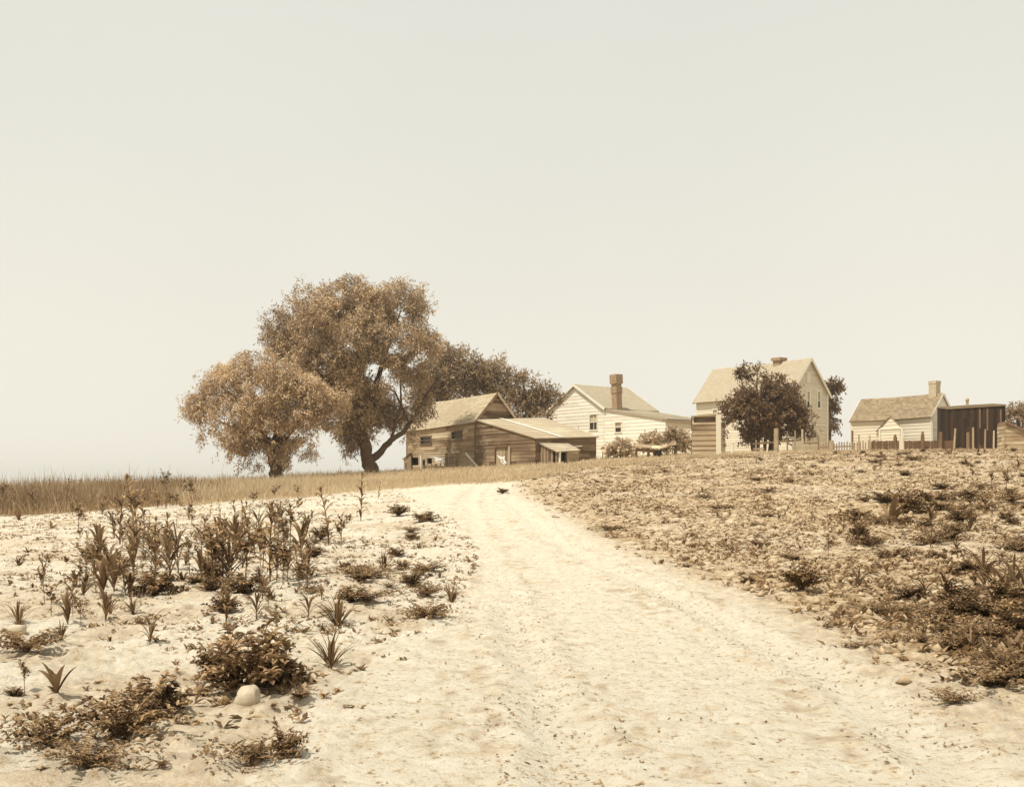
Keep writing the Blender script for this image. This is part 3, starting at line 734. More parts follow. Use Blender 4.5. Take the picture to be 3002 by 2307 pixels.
# ------------------------------------------------------------ outhouse, board heap
oh = thing('board_outhouse', 'narrow board outhouse with slanting top beside the dark tree', 'outhouse', tuple(W(2073, 1335, 68)))
o0, o1 = W(2029, 1222, 68), W(2103, 1216, 67.6); ob_ = Vector((0.26, 1.4, 0)); o2 = o1 + ob_; o3 = o0 + ob_; o2.z -= .12; o3.z -= .12
w = Wall(o0, o1, 3.0); oz = w.box(2034, 1222, 2098, 1238); w.op.append(oz)
for i, ww in enumerate((w, Wall(o1, o2, 3.0), Wall(o2, o3, 3.0), Wall(o3, o0, 3.0))):
    mb = MB(); ww.boards(mb, h=0.36, lip=0.05, joint=9, rough=0.3); mb.build('wall', M['barn_light'] if i != 1 else M['cream'], oh)
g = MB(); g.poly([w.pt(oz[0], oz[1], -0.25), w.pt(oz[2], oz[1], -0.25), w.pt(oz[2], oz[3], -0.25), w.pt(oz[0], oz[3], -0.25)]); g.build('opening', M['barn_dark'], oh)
mb = MB(); mb.beam(w.pt(w.L + .08, 2.9, 0.06), w.pt(w.L + .08, o1.z, 0.06), 0.3, 0.14, up=w.n); mb.build('corner_post', M['cream'], oh)
mb = MB(); roofplane(mb, o0, o1, o2, o3, oe=0.1, os=0.06, ot=0.1, course=0.4, sh=0.6, th=0.07); roof_o = mb.build('roof', M['roof_smooth'], oh)
hp = thing('board_cover', 'low dark cover of warped boards in front of the vine bush', 'board cover', tuple(W(1920, 1337, 70)))
mb = MB(); top = [(1861, 1308), (1885, 1310), (1910, 1313), (1935, 1314), (1955, 1309), (1968, 1303), (1983, 1301)]
for a, b_ in zip(top, top[1:]):
    p, r2 = W(*a, 70.5), W(*b_, 70.5); mb.poly([p, r2, r2 + Vector((.2, 1.4, .22)), p + Vector((.2, 1.4, .22))]); mb.poly([p - Vector((0, 0, .05)), p, p, p - Vector((0, 0, .05))][:3]) if False else None
    mb.poly([p - Vector((0, 0, .06)), r2 - Vector((0, 0, .06)), r2, p])
mb.build('boards', M['barn_light'], hp)
mb = MB()
for sx_ in (1866, 1900, 1937, 1978):
    p = W(sx_, 1314, 70.7); mb.beam(p + Vector((0, 0, -0.06)), Vector((p.x, p.y, 2.6)), 0.12, 0.12)
mb.beam(W(1863, 1318, 70.6), W(1940, 1325, 70.6), 0.08, 0.2); mb.build('support', M['dark_trim'], hp)
mb = MB(); p = W(1929, 1329, 70.4); mb.tube([p, p + Vector((0, .9, 0))], [0.22, 0.2], 10); mb.tube([p + Vector((0, -.001, 0)), p + Vector((0, -.002, 0))], [0.2, .2], 10); tag(mb.build('dark_keg', M['inside']), 'small dark keg under the board cover', 'keg')

dp = W(375, 1394, 300); mb = MB(); mb.beam((dp.x, dp.y, -3), (dp.x, dp.y, dp.z - .3), 1.6, 1.6); mb.beam((dp.x, dp.y, dp.z - .3), (dp.x, dp.y, dp.z), 2.0, 2.0)
tag(mb.build('distant_chimney', M['brick_pale']), 'pale distant chimney top showing over the tall brown grass at the left', 'chimney')

# ------------------------------------------------------------ fences
def picket_fence(name, label, x0, x1, y0f, Y0, Y1, gap, mat, hv, ground_off=0.0):
    root = thing(name, label, 'fence', tuple(W(x0, y0f(x0), Y0)))
    mb = MB(); sx_ = x0; rl_ = MB(); last = None
    while sx_ < x1:
        f = (sx_ - x0) / (x1 - x0); Yp = Y0 + (Y1 - Y0) * f
        tp = W(sx_, y0f(sx_) + random.uniform(-hv, hv), Yp); z0 = gz(tp.x, tp.y) - 0.1
        k = random.uniform(-.02, .02); h = tp.z - z0
        mb.beam((tp.x - k * h, tp.y, z0), (tp.x, tp.y, tp.z), 0.09, 0.03, up=Vector((0, -1, 0)))
        if last is None or (tp.x - last.x) > 2.4:
            if last is not None:
                rl_.beam((last.x, last.y + .06, last.z - .25), (tp.x, tp.y + .06, tp.z - .25), 0.05, 0.09)
                rl_.beam((last.x, last.y + .06, last.z - .85), (tp.x, tp.y + .06, tp.z - .85), 0.05, 0.09)
            last = tp.copy()
        sx_ += gap * random.uniform(0.75, 1.25)
    mb.build('picket_panel', mat, root); rl_.build('rail', mat, root)
    return root
picket_fence('picket_fence', 'open picket fence with thin gapped pales before the tall farmhouse', 2400, 2556, lambda x: 1300 - (x - 2400) * 0.045, 74, 74, 7.5, M['mid_trim'], 2.5)
picket_fence('picket_fence', 'dark close-set picket fence in front of the cottage', 2557, 2798, lambda x: 1292 + (x - 2557) * 0.0, 74, 73, 4.0, M['dark_trim'], 1.0)
rf_ = thing('rail_fence', 'sloping rail fence with thin stakes below the dark tree', 'fence', tuple(W(2210, 1300, 73)))
mb = MB(); mb.beam(W(2208, 1301, 73), W(2350, 1290, 74), 0.06, 0.12); mb.beam(W(2350, 1299, 74), W(2402, 1298, 74), 0.06, 0.12); mb.beam(W(2208, 1316, 72.5), W(2240, 1315, 72.5), 0.06, 0.1); mb.build('rail', M['barn_light'], rf_)
for sx_, tp_ in ((2308, 1264), (2331, 1262), (2352, 1258), (2399, 1280)):
    p = W(sx_, tp_, 73.6); mb = MB(); mb.beam(p, (p.x, p.y, gz(p.x, p.y) - .2), 0.08 if sx_ != 2352 else .12, 0.08); mb.build('stake', M['vert_board'], rf_)
post('fence_post', 'thick squared post below the dark tree', 'post', 2276, 1256, 70, 0.30, M['mid_trim'])
post('fence_post', 'short white post to the right of the board outhouse', 'post', 2147, 1300, 70, 0.22, M['trim'])
post('fence_post', 'dark pointed post left of the white post at the cottage fence', 'post', 2624, 1273, 72, 0.26, M['dark_trim'], point=True, lean=-.06)
post('fence_post', 'dark pointed post before the cottage front wall corner', 'post', 2705, 1264, 73, 0.24, M['dark_trim'], point=True)
post('fence_post', 'dark pointed post below the cottage gable end', 'post', 2758, 1266, 73, 0.24, M['dark_trim'])
post('fence_post', 'pale post standing by the cottage porch corner', 'post', 2644, 1283, 71, 0.32, M['cream'])
post('fence_post', 'thin pale stake before the left end of the dark shed', 'stake', 2801, 1256, 72, 0.13, M['mid_trim'], lean=.05)
post('fence_post', 'stout pale stake before the dark shed', 'stake', 2838, 1267, 71, 0.20, M['vert_board'])
post('fence_post', 'mid brown stake before the middle of the dark shed', 'stake', 2853, 1253, 73, 0.14, M['mid_trim'])
post('fence_post', 'thin stake before the pale battens of the dark shed', 'stake', 2889, 1258, 72, 0.12, M['vert_board'])
post('fence_post', 'rightmost stake before the dark shed', 'stake', 2914, 1262, 72, 0.11, M['vert_board'])
post('fence_post', 'tall thin pole behind the open picket fence', 'pole', 2499, 1262, 76, 0.14, M['dark_trim'])
post('fence_post', 'thin brown stake beside the left end of the cottage', 'stake', 2518, 1275, 76, 0.10, M['mid_trim'])
post('fence_post', 'thin brown stake at the left end of the dark picket fence', 'stake', 2550, 1276, 76, 0.10, M['mid_trim'])
post('fence_post', 'crooked dark stub in the open picket fence', 'post', 2438, 1291, 73.5, 0.30, M['mid_trim'])

# ------------------------------------------------------------ trees
def rhombs(P, Dv, Sv, L, Wd, bend=0.0):
    """one four-sided leaf per row"""
    L = L[:, None]; Wd = Wd[:, None]
    a = P; c = P + Dv * L; m = P + Dv * L * 0.45
    b_ = m + Sv * Wd / 2; d_ = m - Sv * Wd / 2
    c[:, 2] -= (bend * L[:, 0])
    n = len(P); V_ = np.stack([a, b_, c, d_], 1).reshape(-1, 3)
    Fc = np.arange(n * 4).reshape(-1, 4)
    return V_, Fc
def unit(a): return a / np.maximum(np.linalg.norm(a, axis=1, keepdims=True), 1e-9)

def crown(blobs, Y0, n_per, leafL, leafW, droop, holes, seed, gapfreq=0.9, thr=0.36, depthk=1.0, spray=14, spread=0.55):
    r = np.random.default_rng(seed); PP, DD, RR = [], [], []
    for (sx_, sy_, rx, ry, *o) in blobs:
        off = o[0] if o else 0.0; dens = o[1] if len(o) > 1 else 1.0
        Yc = Y0 + off; c = W(sx_, sy_, Yc); ax, az = rx / F * Yc, ry / F * Yc; ay = (ax + az) / 2 * depthk
        ns = int(n_per * (ax * az + ax * ay + ay * az) / 3 * 1.1 * dens)
        d = unit(r.normal(size=(ns, 3))); rad = r.random(ns) ** 0.42
        p = np.array(c) + d * np.array([ax, ay, az]) * rad[:, None] * (1 + 0.10 * r.normal(size=(ns, 1)))
        nz = noise3(p, gapfreq, seed) * 0.6 + noise3(p, gapfreq * 2.3, seed + 5) * 0.4
        keep = nz > thr + 0.05 * (rad > 0.85)
        for (hx, hy, hr) in holes:
            hr = hr * 1.25
            px = p[:, 0] / p[:, 1] * F + CX; py = HY - (p[:, 2] - CAMZ) / p[:, 1] * F
            keep &= ~((((px - hx) ** 2 + (py - hy) ** 2) < hr * hr) & (r.random(ns) < 0.93))
        PP.append(p[keep]); DD.append(d[keep]); RR.append(rad[keep])
    P = np.concatenate(PP); d = np.concatenate(DD); n = len(P)
    ax_ = unit(d * 0.9 + r.normal(size=(n, 3)) * 0.5 + np.array([0, 0, 0.55 - droop]))
    k = spray; t = r.random((n, k)); 
    pos = P[:, None, :] + ax_[:, None, :] * (t[..., None] - 0.3) * spread * 1.6 + r.normal(size=(n, k, 3)) * spread * 0.22
    pos[..., 2] -= droop * 0.9 * t ** 2 * spread
    pos = pos.reshape(-1, 3); m = len(pos)
    ld = unit(np.repeat(ax_, k, 0) * 0.8 + r.normal(size=(m, 3)) * 0.7 + np.array([0, 0, -droop * 0.8]))
    sv = unit(np.cross(ld, r.normal(size=(m, 3)) * 0.6 + np.array([0, 0, 1.0])))
    L = leafL * r.uniform(0.6, 1.3, m); Wd = leafW * r.uniform(0.6, 1.3, m)
    V_, Fc = rhombs(pos, ld, sv, L, Wd, 0.1)
    cl = np.repeat(noise3(P, 0.8, seed + 9), k); rnd_ = np.clip(0.22 + 0.6 * cl + r.normal(size=m) * 0.13, 0, 1)
    return V_, Fc, rnd_

def tree(name, label, base, trunk_paths, blobs, Y0, mat, group=None, **kw):
    root = thing(name, label, 'tree', base, group)
    mb = MB()
    for pts, rad in trunk_paths:
        P_ = [Vector(p) for p in pts]
        pp, rr_ = [], []
        for i in range(len(P_) - 1):
            for k in range(4):
                f = k / 4; q_ = P_[i].lerp(P_[i + 1], f); w_ = rad[i] * (1 - f) + rad[i + 1] * f
                j = 0.10 * w_ + (0.03 if i else 0.0)
                pp.append(q_ + Vector((random.uniform(-j, j), random.uniform(-j, j), 0))); rr_.append(w_)
        pp.append(P_[-1]); rr_.append(rad[-1]); mb.tube(pp, rr_, 9)
    mb.build('trunk', M['bark'], root, True)
    V_, Fc, rn = crown(blobs, Y0, **kw)
    mk('crown', V_, Fc, mat, root, rn)
    return root
def z4(x, y): return (500 + x / 2.429, 780 + y / 2.429)
def zb(x, y, rx, ry, *o): a = z4(x, y); return (a[0], a[1], rx / 2.429, ry / 2.429, *o)
# big willow
def w4(x, y, Yd): a = z4(x, y); return W(a[0], a[1], Yd)
YB = 77.0
base = w4(1430, 1500, YB); gb_ = gz(base.x, base.y); base.z = gb_
big = [zb(1300, 250, 250, 165, 0), zb(1010, 330, 230, 190, 1), zb(1620, 270, 230, 180, 1), zb(1200, 480, 330, 230, -1.5), zb(810, 480, 160, 180, 1),
       zb(1600, 480, 270, 200, -.5), zb(1080, 700, 230, 170, -.5), zb(1420, 760, 270, 190, -1), zb(1800, 560, 130, 110, .5), zb(1380, 1030, 230, 190, .5),
       zb(1660, 720, 170, 130, .5), zb(1330, 1190, 160, 110, .5), zb(1690, 1000, 150, 130, 1.5, .75), zb(1800, 980, 90, 90, 2.2, .7), zb(1280, 1300, 55, 70, .5, .6), zb(1200, 900, 190, 150, 1),
       zb(900, 640, 150, 110, 1), zb(1560, 1090, 120, 90, 1.2, .7), zb(1320, 950, 230, 200, 1.5), zb(1690, 1240, 70, 90, 2.0, .35), zb(1560, 1290, 60, 60, 1, .4), zb(1780, 880, 110, 90, 2, .6)]
limb = lambda *p: [w4(*q) for q in p]
tr_ = [(limb((1435, 1640, YB), (1430, 1520, YB), (1420, 1440, YB), (1405, 1370, YB)), [0.75, 0.60, 0.50, 0.48]),
       (limb((1405, 1370, YB), (1380, 1250, YB), (1340, 1100, YB), (1300, 900, YB), (1200, 600, YB), (1050, 400, YB)), [0.44, 0.40, 0.34, 0.26, 0.18, 0.07]),
       (limb((1425, 1385, YB), (1500, 1320, YB), (1570, 1240, YB), (1660, 1180, YB + .3), (1740, 1060, YB + .8), (1840, 900, YB + 1.2), (1900, 800, YB + 1.5)), [0.28, 0.24, 0.20, 0.16, 0.13, 0.10, 0.04]),
       (limb((1350, 1130, YB), (1450, 900, YB), (1490, 740, YB), (1580, 500, YB), (1640, 320, YB)), [0.26, 0.2, 0.16, 0.1, 0.04]),
       (limb((1310, 950, YB), (1340, 600, YB - .6), (1330, 300, YB)), [0.2, 0.14, 0.04]),
       (limb((1320, 1000, YB), (1100, 800, YB), (900, 600, YB)), [0.2, 0.13, 0.04]),
       (limb((1570, 1240, YB), (1640, 1000, YB), (1640, 760, YB)), [0.12, 0.09, 0.03]),
       (limb((1700, 1120, YB), (1600, 900, YB + .6), (1500, 820, YB + .6)), [0.10, 0.06, 0.03])]
HB = [(*z4(1640, 340), 17), (*z4(1600, 590), 14), (*z4(1440, 750), 22), (*z4(1530, 770), 20), (*z4(1610, 860), 22), (*z4(1700, 930), 20), (*z4(1190, 215), 13), (*z4(1770, 640), 17), (*z4(1560, 610), 12), (*z4(1660, 610), 14), (*z4(1640, 950), 16), (*z4(1720, 700), 12)]
tree('willow_tree', 'tallest willow with broad rounded crown and forked trunk beside the barn', tuple(base), tr_, big, YB, M['bigwillow'],
     n_per=185, leafL=0.26, leafW=0.075, droop=0.28, holes=HB, seed=11, gapfreq=0.62, thr=0.40, spray=13, spread=0.42)
# left willow
YL = 73.0
base = w4(755, 1470, YL); base.z = gz(base.x, base.y)
left = [zb(610, 700, 170, 110), zb(370, 820, 190, 130), zb(720, 810, 230, 160, -.5), zb(200, 1000, 105, 110), zb(430, 990, 240, 190, -.5), zb(800, 1000, 300, 190, -.5),
        zb(1110, 955, 165, 90, -.3), zb(1030, 1180, 190, 150), zb(620, 1200, 270, 160), zb(840, 1330, 190, 110, .5), zb(300, 1160, 95, 130, 0, .6), zb(420, 1300, 100, 80, 0, .5),
        zb(590, 1370, 50, 90, 0, .6), zb(480, 1390, 35, 50, 0, .35), zb(900, 850, 200, 90, -.5), zb(120, 1010, 40, 60, 0, .4), zb(250, 1230, 50, 60, 0, .4), zb(950, 1395, 80, 55, .5, .8), zb(860, 1400, 70, 50, .3, .8), zb(700, 1290, 120, 90, .6, .7), zb(500, 1330, 60, 90, 0, .5)]
tr_ = [(limb((760, 1640, YL), (755, 1490, YL), (745, 1420, YL), (725, 1330, YL)), [0.55, 0.46, 0.40, 0.37]),
       (limb((725, 1330, YL), (690, 1250, YL), (560, 1080, YL), (480, 960, YL), (350, 850, YL)), [0.32, 0.27, 0.18, 0.12, 0.04]),
       (limb((725, 1330, YL), (760, 1200, YL), (740, 950, YL), (640, 760, YL)), [0.28, 0.22, 0.14, 0.04]),
       (limb((740, 1300, YL), (880, 1150, YL), (1000, 1000, YL)), [0.2, 0.14, 0.05]),
       (limb((690, 1250, YL), (500, 1180, YL), (300, 1080, YL)), [0.16, 0.11, 0.03])]
HL = [(*z4(640, 895), 13), (*z4(380, 1130), 14), (*z4(310, 1270), 22), (*z4(720, 1200), 12), (*z4(890, 1195), 12), (*z4(890, 1140), 8), (*z4(440, 880), 8), (*z4(640, 1340), 20), (*z4(370, 1330), 12), (*z4(460, 960), 7)]
tree('willow_tree', 'shorter willow with wide drooping crown, left of the tallest willow', tuple(base), tr_, left, YL, M['willow'],
     n_per=190, leafL=0.24, leafW=0.07, droop=0.45, holes=HL, seed=23, gapfreq=0.65, thr=0.40, spray=13, spread=0.42)
# orchard trees behind the barn
def sb_(sx_, sy_, rx, ry, *o): return (sx_, sy_, rx, ry, *o)
Yo = 96.0
t1 = [sb_(1290, 1085, 70, 52), sb_(1345, 1065, 55, 45), sb_(1260, 1130, 60, 45), sb_(1330, 1130, 90, 55), sb_(1300, 1040, 35, 28, 0, .8), sb_(1400, 1110, 50, 50), sb_(1230, 1165, 40, 35)]
b0 = W(1300, 1390, Yo); b0.z = gz(b0.x, b0.y)
tree('orchard_tree', 'bushy tree behind the left half of the barn roof', tuple(b0), [([b0, W(1305, 1250, Yo), W(1310, 1150, Yo), W(1320, 1080, Yo)], [.3, .24, .15, .05]), ([W(1305, 1230, Yo), W(1270, 1150, Yo), W(1250, 1110, Yo)], [.15, .1, .04])], t1, Yo, M['backleaf'],
     n_per=95, leafL=0.30, leafW=0.11, droop=0.15, holes=[], seed=31, gapfreq=0.7, thr=0.32, spray=12, spread=0.5)
t2 = [sb_(1440, 1085, 48, 40, 0, .8), sb_(1425, 1120, 60, 45), sb_(1480, 1130, 60, 45), sb_(1465, 1062, 22, 22, 0, .5), sb_(1480, 1180, 60, 40)]
b0 = W(1450, 1390, Yo); b0.z = gz(b0.x, b0.y)
tree('orchard_tree', 'feathery pale topped tree behind the barn gable peak', tuple(b0), [([b0, W(1450, 1220, Yo), W(1450, 1110, Yo)], [.25, .18, .05])], t2, Yo, M['backleaf'],
     n_per=85, leafL=0.30, leafW=0.10, droop=0.1, holes=[], seed=37, gapfreq=0.8, thr=0.33, spray=12, spread=0.55)
t3 = [sb_(1540, 1130, 48, 36), sb_(1580, 1160, 55, 38), sb_(1540, 1175, 50, 36), sb_(1620, 1165, 30, 28, 0, .8), sb_(1560, 1210, 60, 35), sb_(1525, 1105, 14, 12, 0, .6)]
b0 = W(1555, 1390, Yo + 1); b0.z = gz(b0.x, b0.y)
tree('orchard_tree', 'round topped tree between the barn and the white house', tuple(b0), [([b0, W(1555, 1250, Yo), W(1555, 1150, Yo)], [.25, .18, .05])], t3, Yo, M['backleaf'],
     n_per=95, leafL=0.28, leafW=0.12, droop=0.1, holes=[(1530, 1205, 7), (1555, 1215, 6), (1510, 1200, 6)], seed=41, gapfreq=0.9, thr=0.32, spray=12, spread=0.5)
# dark tree before the farmhouse
Yd = 84.0
def z2(x, y): return (1700 + x / 2.7325, 1000 + y / 2.7325)
def b2(x, y, rx, ry, *o): a = z2(x, y); return (a[0], a[1], rx / 2.7325, ry / 2.7325, *o)
dk = [b2(1265, 290, 32, 70, 0, .7), b2(1330, 270, 28, 90, 0, .6), b2(1420, 240, 45, 60, 0, .6), b2(1530, 215, 18, 60, 0, .5), b2(1600, 280, 45, 55, 0, .7), b2(1490, 300, 60, 60, 0, .6), b2(1450, 400, 210, 110), b2(1380, 520, 200, 130), b2(1620, 500, 200, 130),
      b2(1500, 620, 280, 120), b2(1720, 620, 160, 110), b2(1240, 560, 100, 90, 0, .6), b2(1220, 680, 70, 90, 0, .6), b2(1420, 720, 150, 70), b2(1830, 700, 80, 70, 0, .8), b2(1680, 700, 150, 60), b2(1700, 400, 70, 60, 0, .7),
      b2(1360, 770, 110, 50, 0, .8), b2(1620, 765, 120, 40, 0, .6), b2(1160, 490, 40, 30, 0, .6), b2(1200, 790, 50, 60, 0, .5), b2(1170, 620, 40, 60, 0, .5)]
b0 = W(*z2(1450, 900), Yd); b0.z = gz(b0.x, b0.y)
tps = []
for k, (bx, tx, ty) in enumerate(((1400, 1290, 300), (1430, 1420, 260), (1480, 1540, 240), (1520, 1640, 400), (1390, 1240, 500), (1540, 1750, 560))):
    tps.append(([W(*z2(bx, 905), Yd + random.uniform(-.4, .4)), W(*z2(bx + (tx - bx) * .15, 720), Yd), W(*z2((bx + tx) / 2, (720 + ty) / 2), Yd), W(*z2(tx, ty), Yd)], [.14, .12, .08, .03]))
tree('dark_tree', 'dark many stemmed tree in front of the tall farmhouse', tuple(b0), tps, dk, Yd, M['darkleaf'],
     n_per=150, leafL=0.26, leafW=0.12, droop=0.1, holes=[(*z2(1620, 690), 7), (*z2(1480, 770), 6), (*z2(1560, 780), 6)], seed=53, gapfreq=1.0, thr=0.40, spray=12, spread=0.32)
Ye = 109.0
dk = [b2(2000, 350, 55, 40), b2(2050, 420, 60, 60), b2(2090, 340, 25, 25, 0, .5), b2(2030, 530, 45, 45), b2(2100, 460, 25, 25, 0, .6), b2(2030, 670, 55, 65), b2(1990, 460, 40, 60)]
b0 = W(*z2(2000, 850), Ye); b0.z = gz(b0.x, b0.y)
tree('side_tree', 'dark ragged tree showing past the right edge of the tall farmhouse', tuple(b0), [([b0, W(*z2(2000, 600), Ye), W(*z2(2020, 360), Ye)], [.2, .16, .05])], dk, Ye, M['darkleaf'],
     n_per=130, leafL=0.30, leafW=0.16, droop=0.0, holes=[], seed=59, gapfreq=0.9, thr=0.35, spray=12, spread=0.45)
b0 = W(2990, 1300, 98); b0.z = gz(b0.x, b0.y)
tree('side_tree', 'brown tree rising behind the outbuilding at the frame edge', tuple(b0), [([b0, W(2985, 1230, 98), W(2990, 1180, 98)], [.2, .16, .05])],
     [sb_(2975, 1215, 26, 24), sb_(3000, 1198, 28, 20, 0, .8), sb_(2958, 1238, 16, 16, 0, .7), sb_(3020, 1240, 30, 40, 0, .8)], 98, M['backleaf'], n_per=110, leafL=0.30, leafW=0.12, droop=0.0, holes=[], seed=61, gapfreq=0.9, thr=0.34, spray=12, spread=0.4)

# vine bushes by the white house
def bush(name, label, blobs, Yb, seed):
    V_, Fc, rn = crown(blobs, Yb, 230, 0.20, 0.17, 0.1, [], seed, gapfreq=1.6, thr=0.36, spray=9, spread=0.28)
    o = thing(name, label, 'bush', tuple(W(blobs[0][0], blobs[0][1] + blobs[0][3], Yb)))
    mk('foliage', V_, Fc, M['vine'], o, rn)
    mb = MB()
    for k in range(7):
        bx, by, rx, ry = blobs[k % len(blobs)][:4]; p = W(bx + random.uniform(-.5, .5) * rx, by, Yb); mb.tube([(p.x, p.y, gz(p.x, p.y) - .1), tuple(p)], [0.04, 0.02], 5)
    mb.build('stem', M['bark'], o)
    return o
bush('vine_bush', 'low leafy bush at the foot of the white house below its windows', [(1815, 1316, 34, 20), (1828, 1300, 20, 16, 0, .8), (1792, 1322, 20, 14), (1762, 1322, 14, 10, 0, .8), (1850, 1322, 18, 14)], 76, 71)
bush('vine_bush', 'wide leafy vine mound behind the low board cover', [(1905, 1296, 38, 20), (1948, 1281, 38, 18), (1985, 1283, 30, 20), (1938, 1263, 13, 9, 0, .7), (1972, 1262, 12, 8, 0, .7), (2008, 1302, 18, 26), (1950, 1305, 50, 20), (1880, 1303, 18, 14)], 77, 73)

# ------------------------------------------------------------ meadow grass
def grass_field():
    r = np.random.default_rng(5); n = 150000
    u = r.uniform(-500, 3300, n); yf = np.interp(u, GFu, GFy)
    yb = np.interp(u, [-900, 900, 1200, 1800, 2200, 4200], [74, 80, 86, 84, 80, 80])
    y = yf - 2.2 + r.random(n) ** 1.25 * (yb - yf + 1.6); x = (u - CX) / F * y
    ok = y > yf - 2.2 + 3.0 * noise2(x * 0.8, y * 0.5, 37) ** 1.0 * (0.5 + 0.8 * r.random(n)); x, y, u, yf = x[ok], y[ok], u[ok], yf[ok]; n = len(x)
    hh = np.interp(u, [-900, 0, 300, 550, 800, 1000, 1150, 1300, 1500, 1800, 2400, 3300], [1.72, 1.66, 1.48, 1.05, 0.84, 0.62, 0.42, 0.36, 0.30, 0.28, 0.22, 0.30])

    keep = (u < 1650) | (r.random(n) < 0.5)
    x, y, u, hh = x[keep], y[keep], u[keep], hh[keep]; n = len(x)
    cl = noise2(x * 0.7, y * 0.7, 33); h = hh * (0.42 + 0.70 * r.random(n) ** 1.6) * (0.50 + 0.45 * cl + 0.40 * noise2(x * 0.16, y * 0.3, 36))
    h = h * (1 + 0.35 * (r.random(n) < 0.04)) * np.clip((y - np.interp(u, GFu, GFy) + 1.6) / 2.5, 0.3, 1)
    P = np.stack([x, y, H(x, y) - 0.03], 1)
    ln = r.normal(size=(n, 2)) * 0.30; Dv = unit(np.stack([ln[:, 0], ln[:, 1], np.ones(n)], 1))
    a = r.uniform(0, math.pi, n); Sv = np.stack([np.cos(a), np.sin(a), np.zeros(n)], 1)
    wd = r.uniform(0.02, 0.055, n)
    V_, Fc = rhombs(P, Dv, Sv, h, wd, 0.05)
    rn = np.clip(0.2 + 0.6 * noise2(x * 0.25, y * 0.25, 34) + r.normal(size=n) * 0.22, 0, 1)
    left_ = u < 620 + 260 * (noise2(x * 0.4, y * 0.2, 35) - 0.5)
    for sel, nm, mt, lb in ((left_, 'brown_grass', M['browngrass'], 'tall brown grass at the far edge of the left field'), (~left_, 'dry_grass', M['drygrass'], 'short dry tan grass before the barn and fences')):
        idx = np.where(sel)[0]; VV = V_.reshape(-1, 4, 3)[idx].reshape(-1, 3)
        tag(mk(nm, VV, np.arange(len(idx) * 4).reshape(-1, 4), mt, None, rn[idx]), lb, 'grass', None, 'stuff')
grass_field()

# ------------------------------------------------------------ plants
class Leaves:
    def __init__(s): s.v = []; s.f = []; s.r = []; s.sv = []; s.sf = []
    def ribbon(s, base, az, el, L, wd, curl, nseg=5, r=None, fold=0.18, twist=0.0, tip=0.0):
        p = Vector(base); r = random.random() if r is None else r; n0 = len(s.v); st = L / nseg
        sd = Vector((-math.sin(az + twist), math.cos(az + twist), 0))
        for i in range(nseg + 1):
            t = i / nseg; w_ = wd * (math.sin(math.pi * min(1, 0.10 + 0.90 * t)) ** 0.75 if t < 1 else 0.02)
            e = el - curl * t * t; d = Vector((math.cos(az) * math.cos(e), math.sin(az) * math.cos(e), math.sin(e)))
            up = Vector((-math.cos(az) * math.sin(e), -math.sin(az) * math.sin(e), math.cos(e)))
            s.v += [tuple(p - sd * w_ / 2 + up * fold * w_), tuple(p), tuple(p + sd * w_ / 2 + up * fold * w_)]
            p = p + d * st
        for i in range(nseg):
            a = n0 + i * 3; s.f += [(a, a + 1, a + 4, a + 3), (a + 1, a + 2, a + 5, a + 4)]; s.r += [r, r * 0.9]
    def stem(s, pts, r0, r1, k=5):
        n0 = len(s.sv); n = len(pts)
        for i, p in enumerate(pts):
            rr_ = r0 + (r1 - r0) * i / (n - 1); p = Vector(p)
            for j in range(k): s.sv.append((p.x + rr_ * math.cos(6.283 * j / k), p.y + rr_ * math.sin(6.283 * j / k), p.z))
        for i in range(n - 1):
            for j in range(k): s.sf.append((n0 + i * k + j, n0 + i * k + (j + 1) % k, n0 + (i + 1) * k + (j + 1) % k, n0 + (i + 1) * k + j))
R = random.uniform
def g_stalk():
    s = Leaves(); lean = R(-.16, .16), R(-.16, .16); f = lambda t: (lean[0] * t * t, lean[1] * t * t, t)
    s.stem([f(0), f(.35), f(.7), f(1)], .015, .006); n = random.randint(13, 19); a = R(0, 6)
    for i in range(n):
        t = 0.08 + 0.9 * i / n; a += 2.4 + R(-.3, .3)
        s.ribbon(f(t), a, R(.4, 1.15), R(.26, .46) * (1.1 - .5 * t), R(.05, .085), R(1.2, 2.8), 6)
    for i in range(4): s.ribbon(f(1), R(0, 6), R(.9, 1.5), .14, .035, .8, 3)
    return s
def g_branchy():
    s = Leaves(); s.stem([(0, 0, 0), (0, 0, .5), (.02, 0, .95)], .013, .006)
    for b in range(10):
        az = R(0, 6.28); z = R(.25, .8); l = R(.25, .42); e = R(.7, 1.1)
        pts = [(math.cos(az) * math.cos(e) * l * t, math.sin(az) * math.cos(e) * l * t, z + math.sin(e) * l * t) for t in (0, .5, 1)]
        s.stem(pts, .007, .003)
        for k in range(9):
            t = R(.2, 1.05); s.ribbon((pts[2][0] * t, pts[2][1] * t, z + (pts[2][2] - z) * t), R(0, 6.28), R(-.1, .9), R(.11, .2), R(.045, .08), R(.4, 1.4), 3)
    for k in range(9): s.ribbon((0, 0, R(.3, .97)), R(0, 6.28), R(0, .9), R(.12, .2), R(.03, .05), R(.5, 1.5), 3)
    return s
def g_corn(n=9, wd=.10):
    s = Leaves(); s.stem([(0, 0, 0), (0, 0, .25), (.01, 0, .55)], .024, .012); a = R(-.3, .3)
    for i in range(n):
        t = i / n; a += math.pi + R(-.7, .7)
        s.ribbon((0, 0, .04 + .48 * t), a, R(.95, 1.3), R(.65, .95), wd * R(.8, 1.2), R(1.3, 2.5), 7, r=R(0, .5))
    s.ribbon((0, 0, .5), R(0, 6), 1.4, .5, wd * .7, .4, 5, r=.2)
    return s
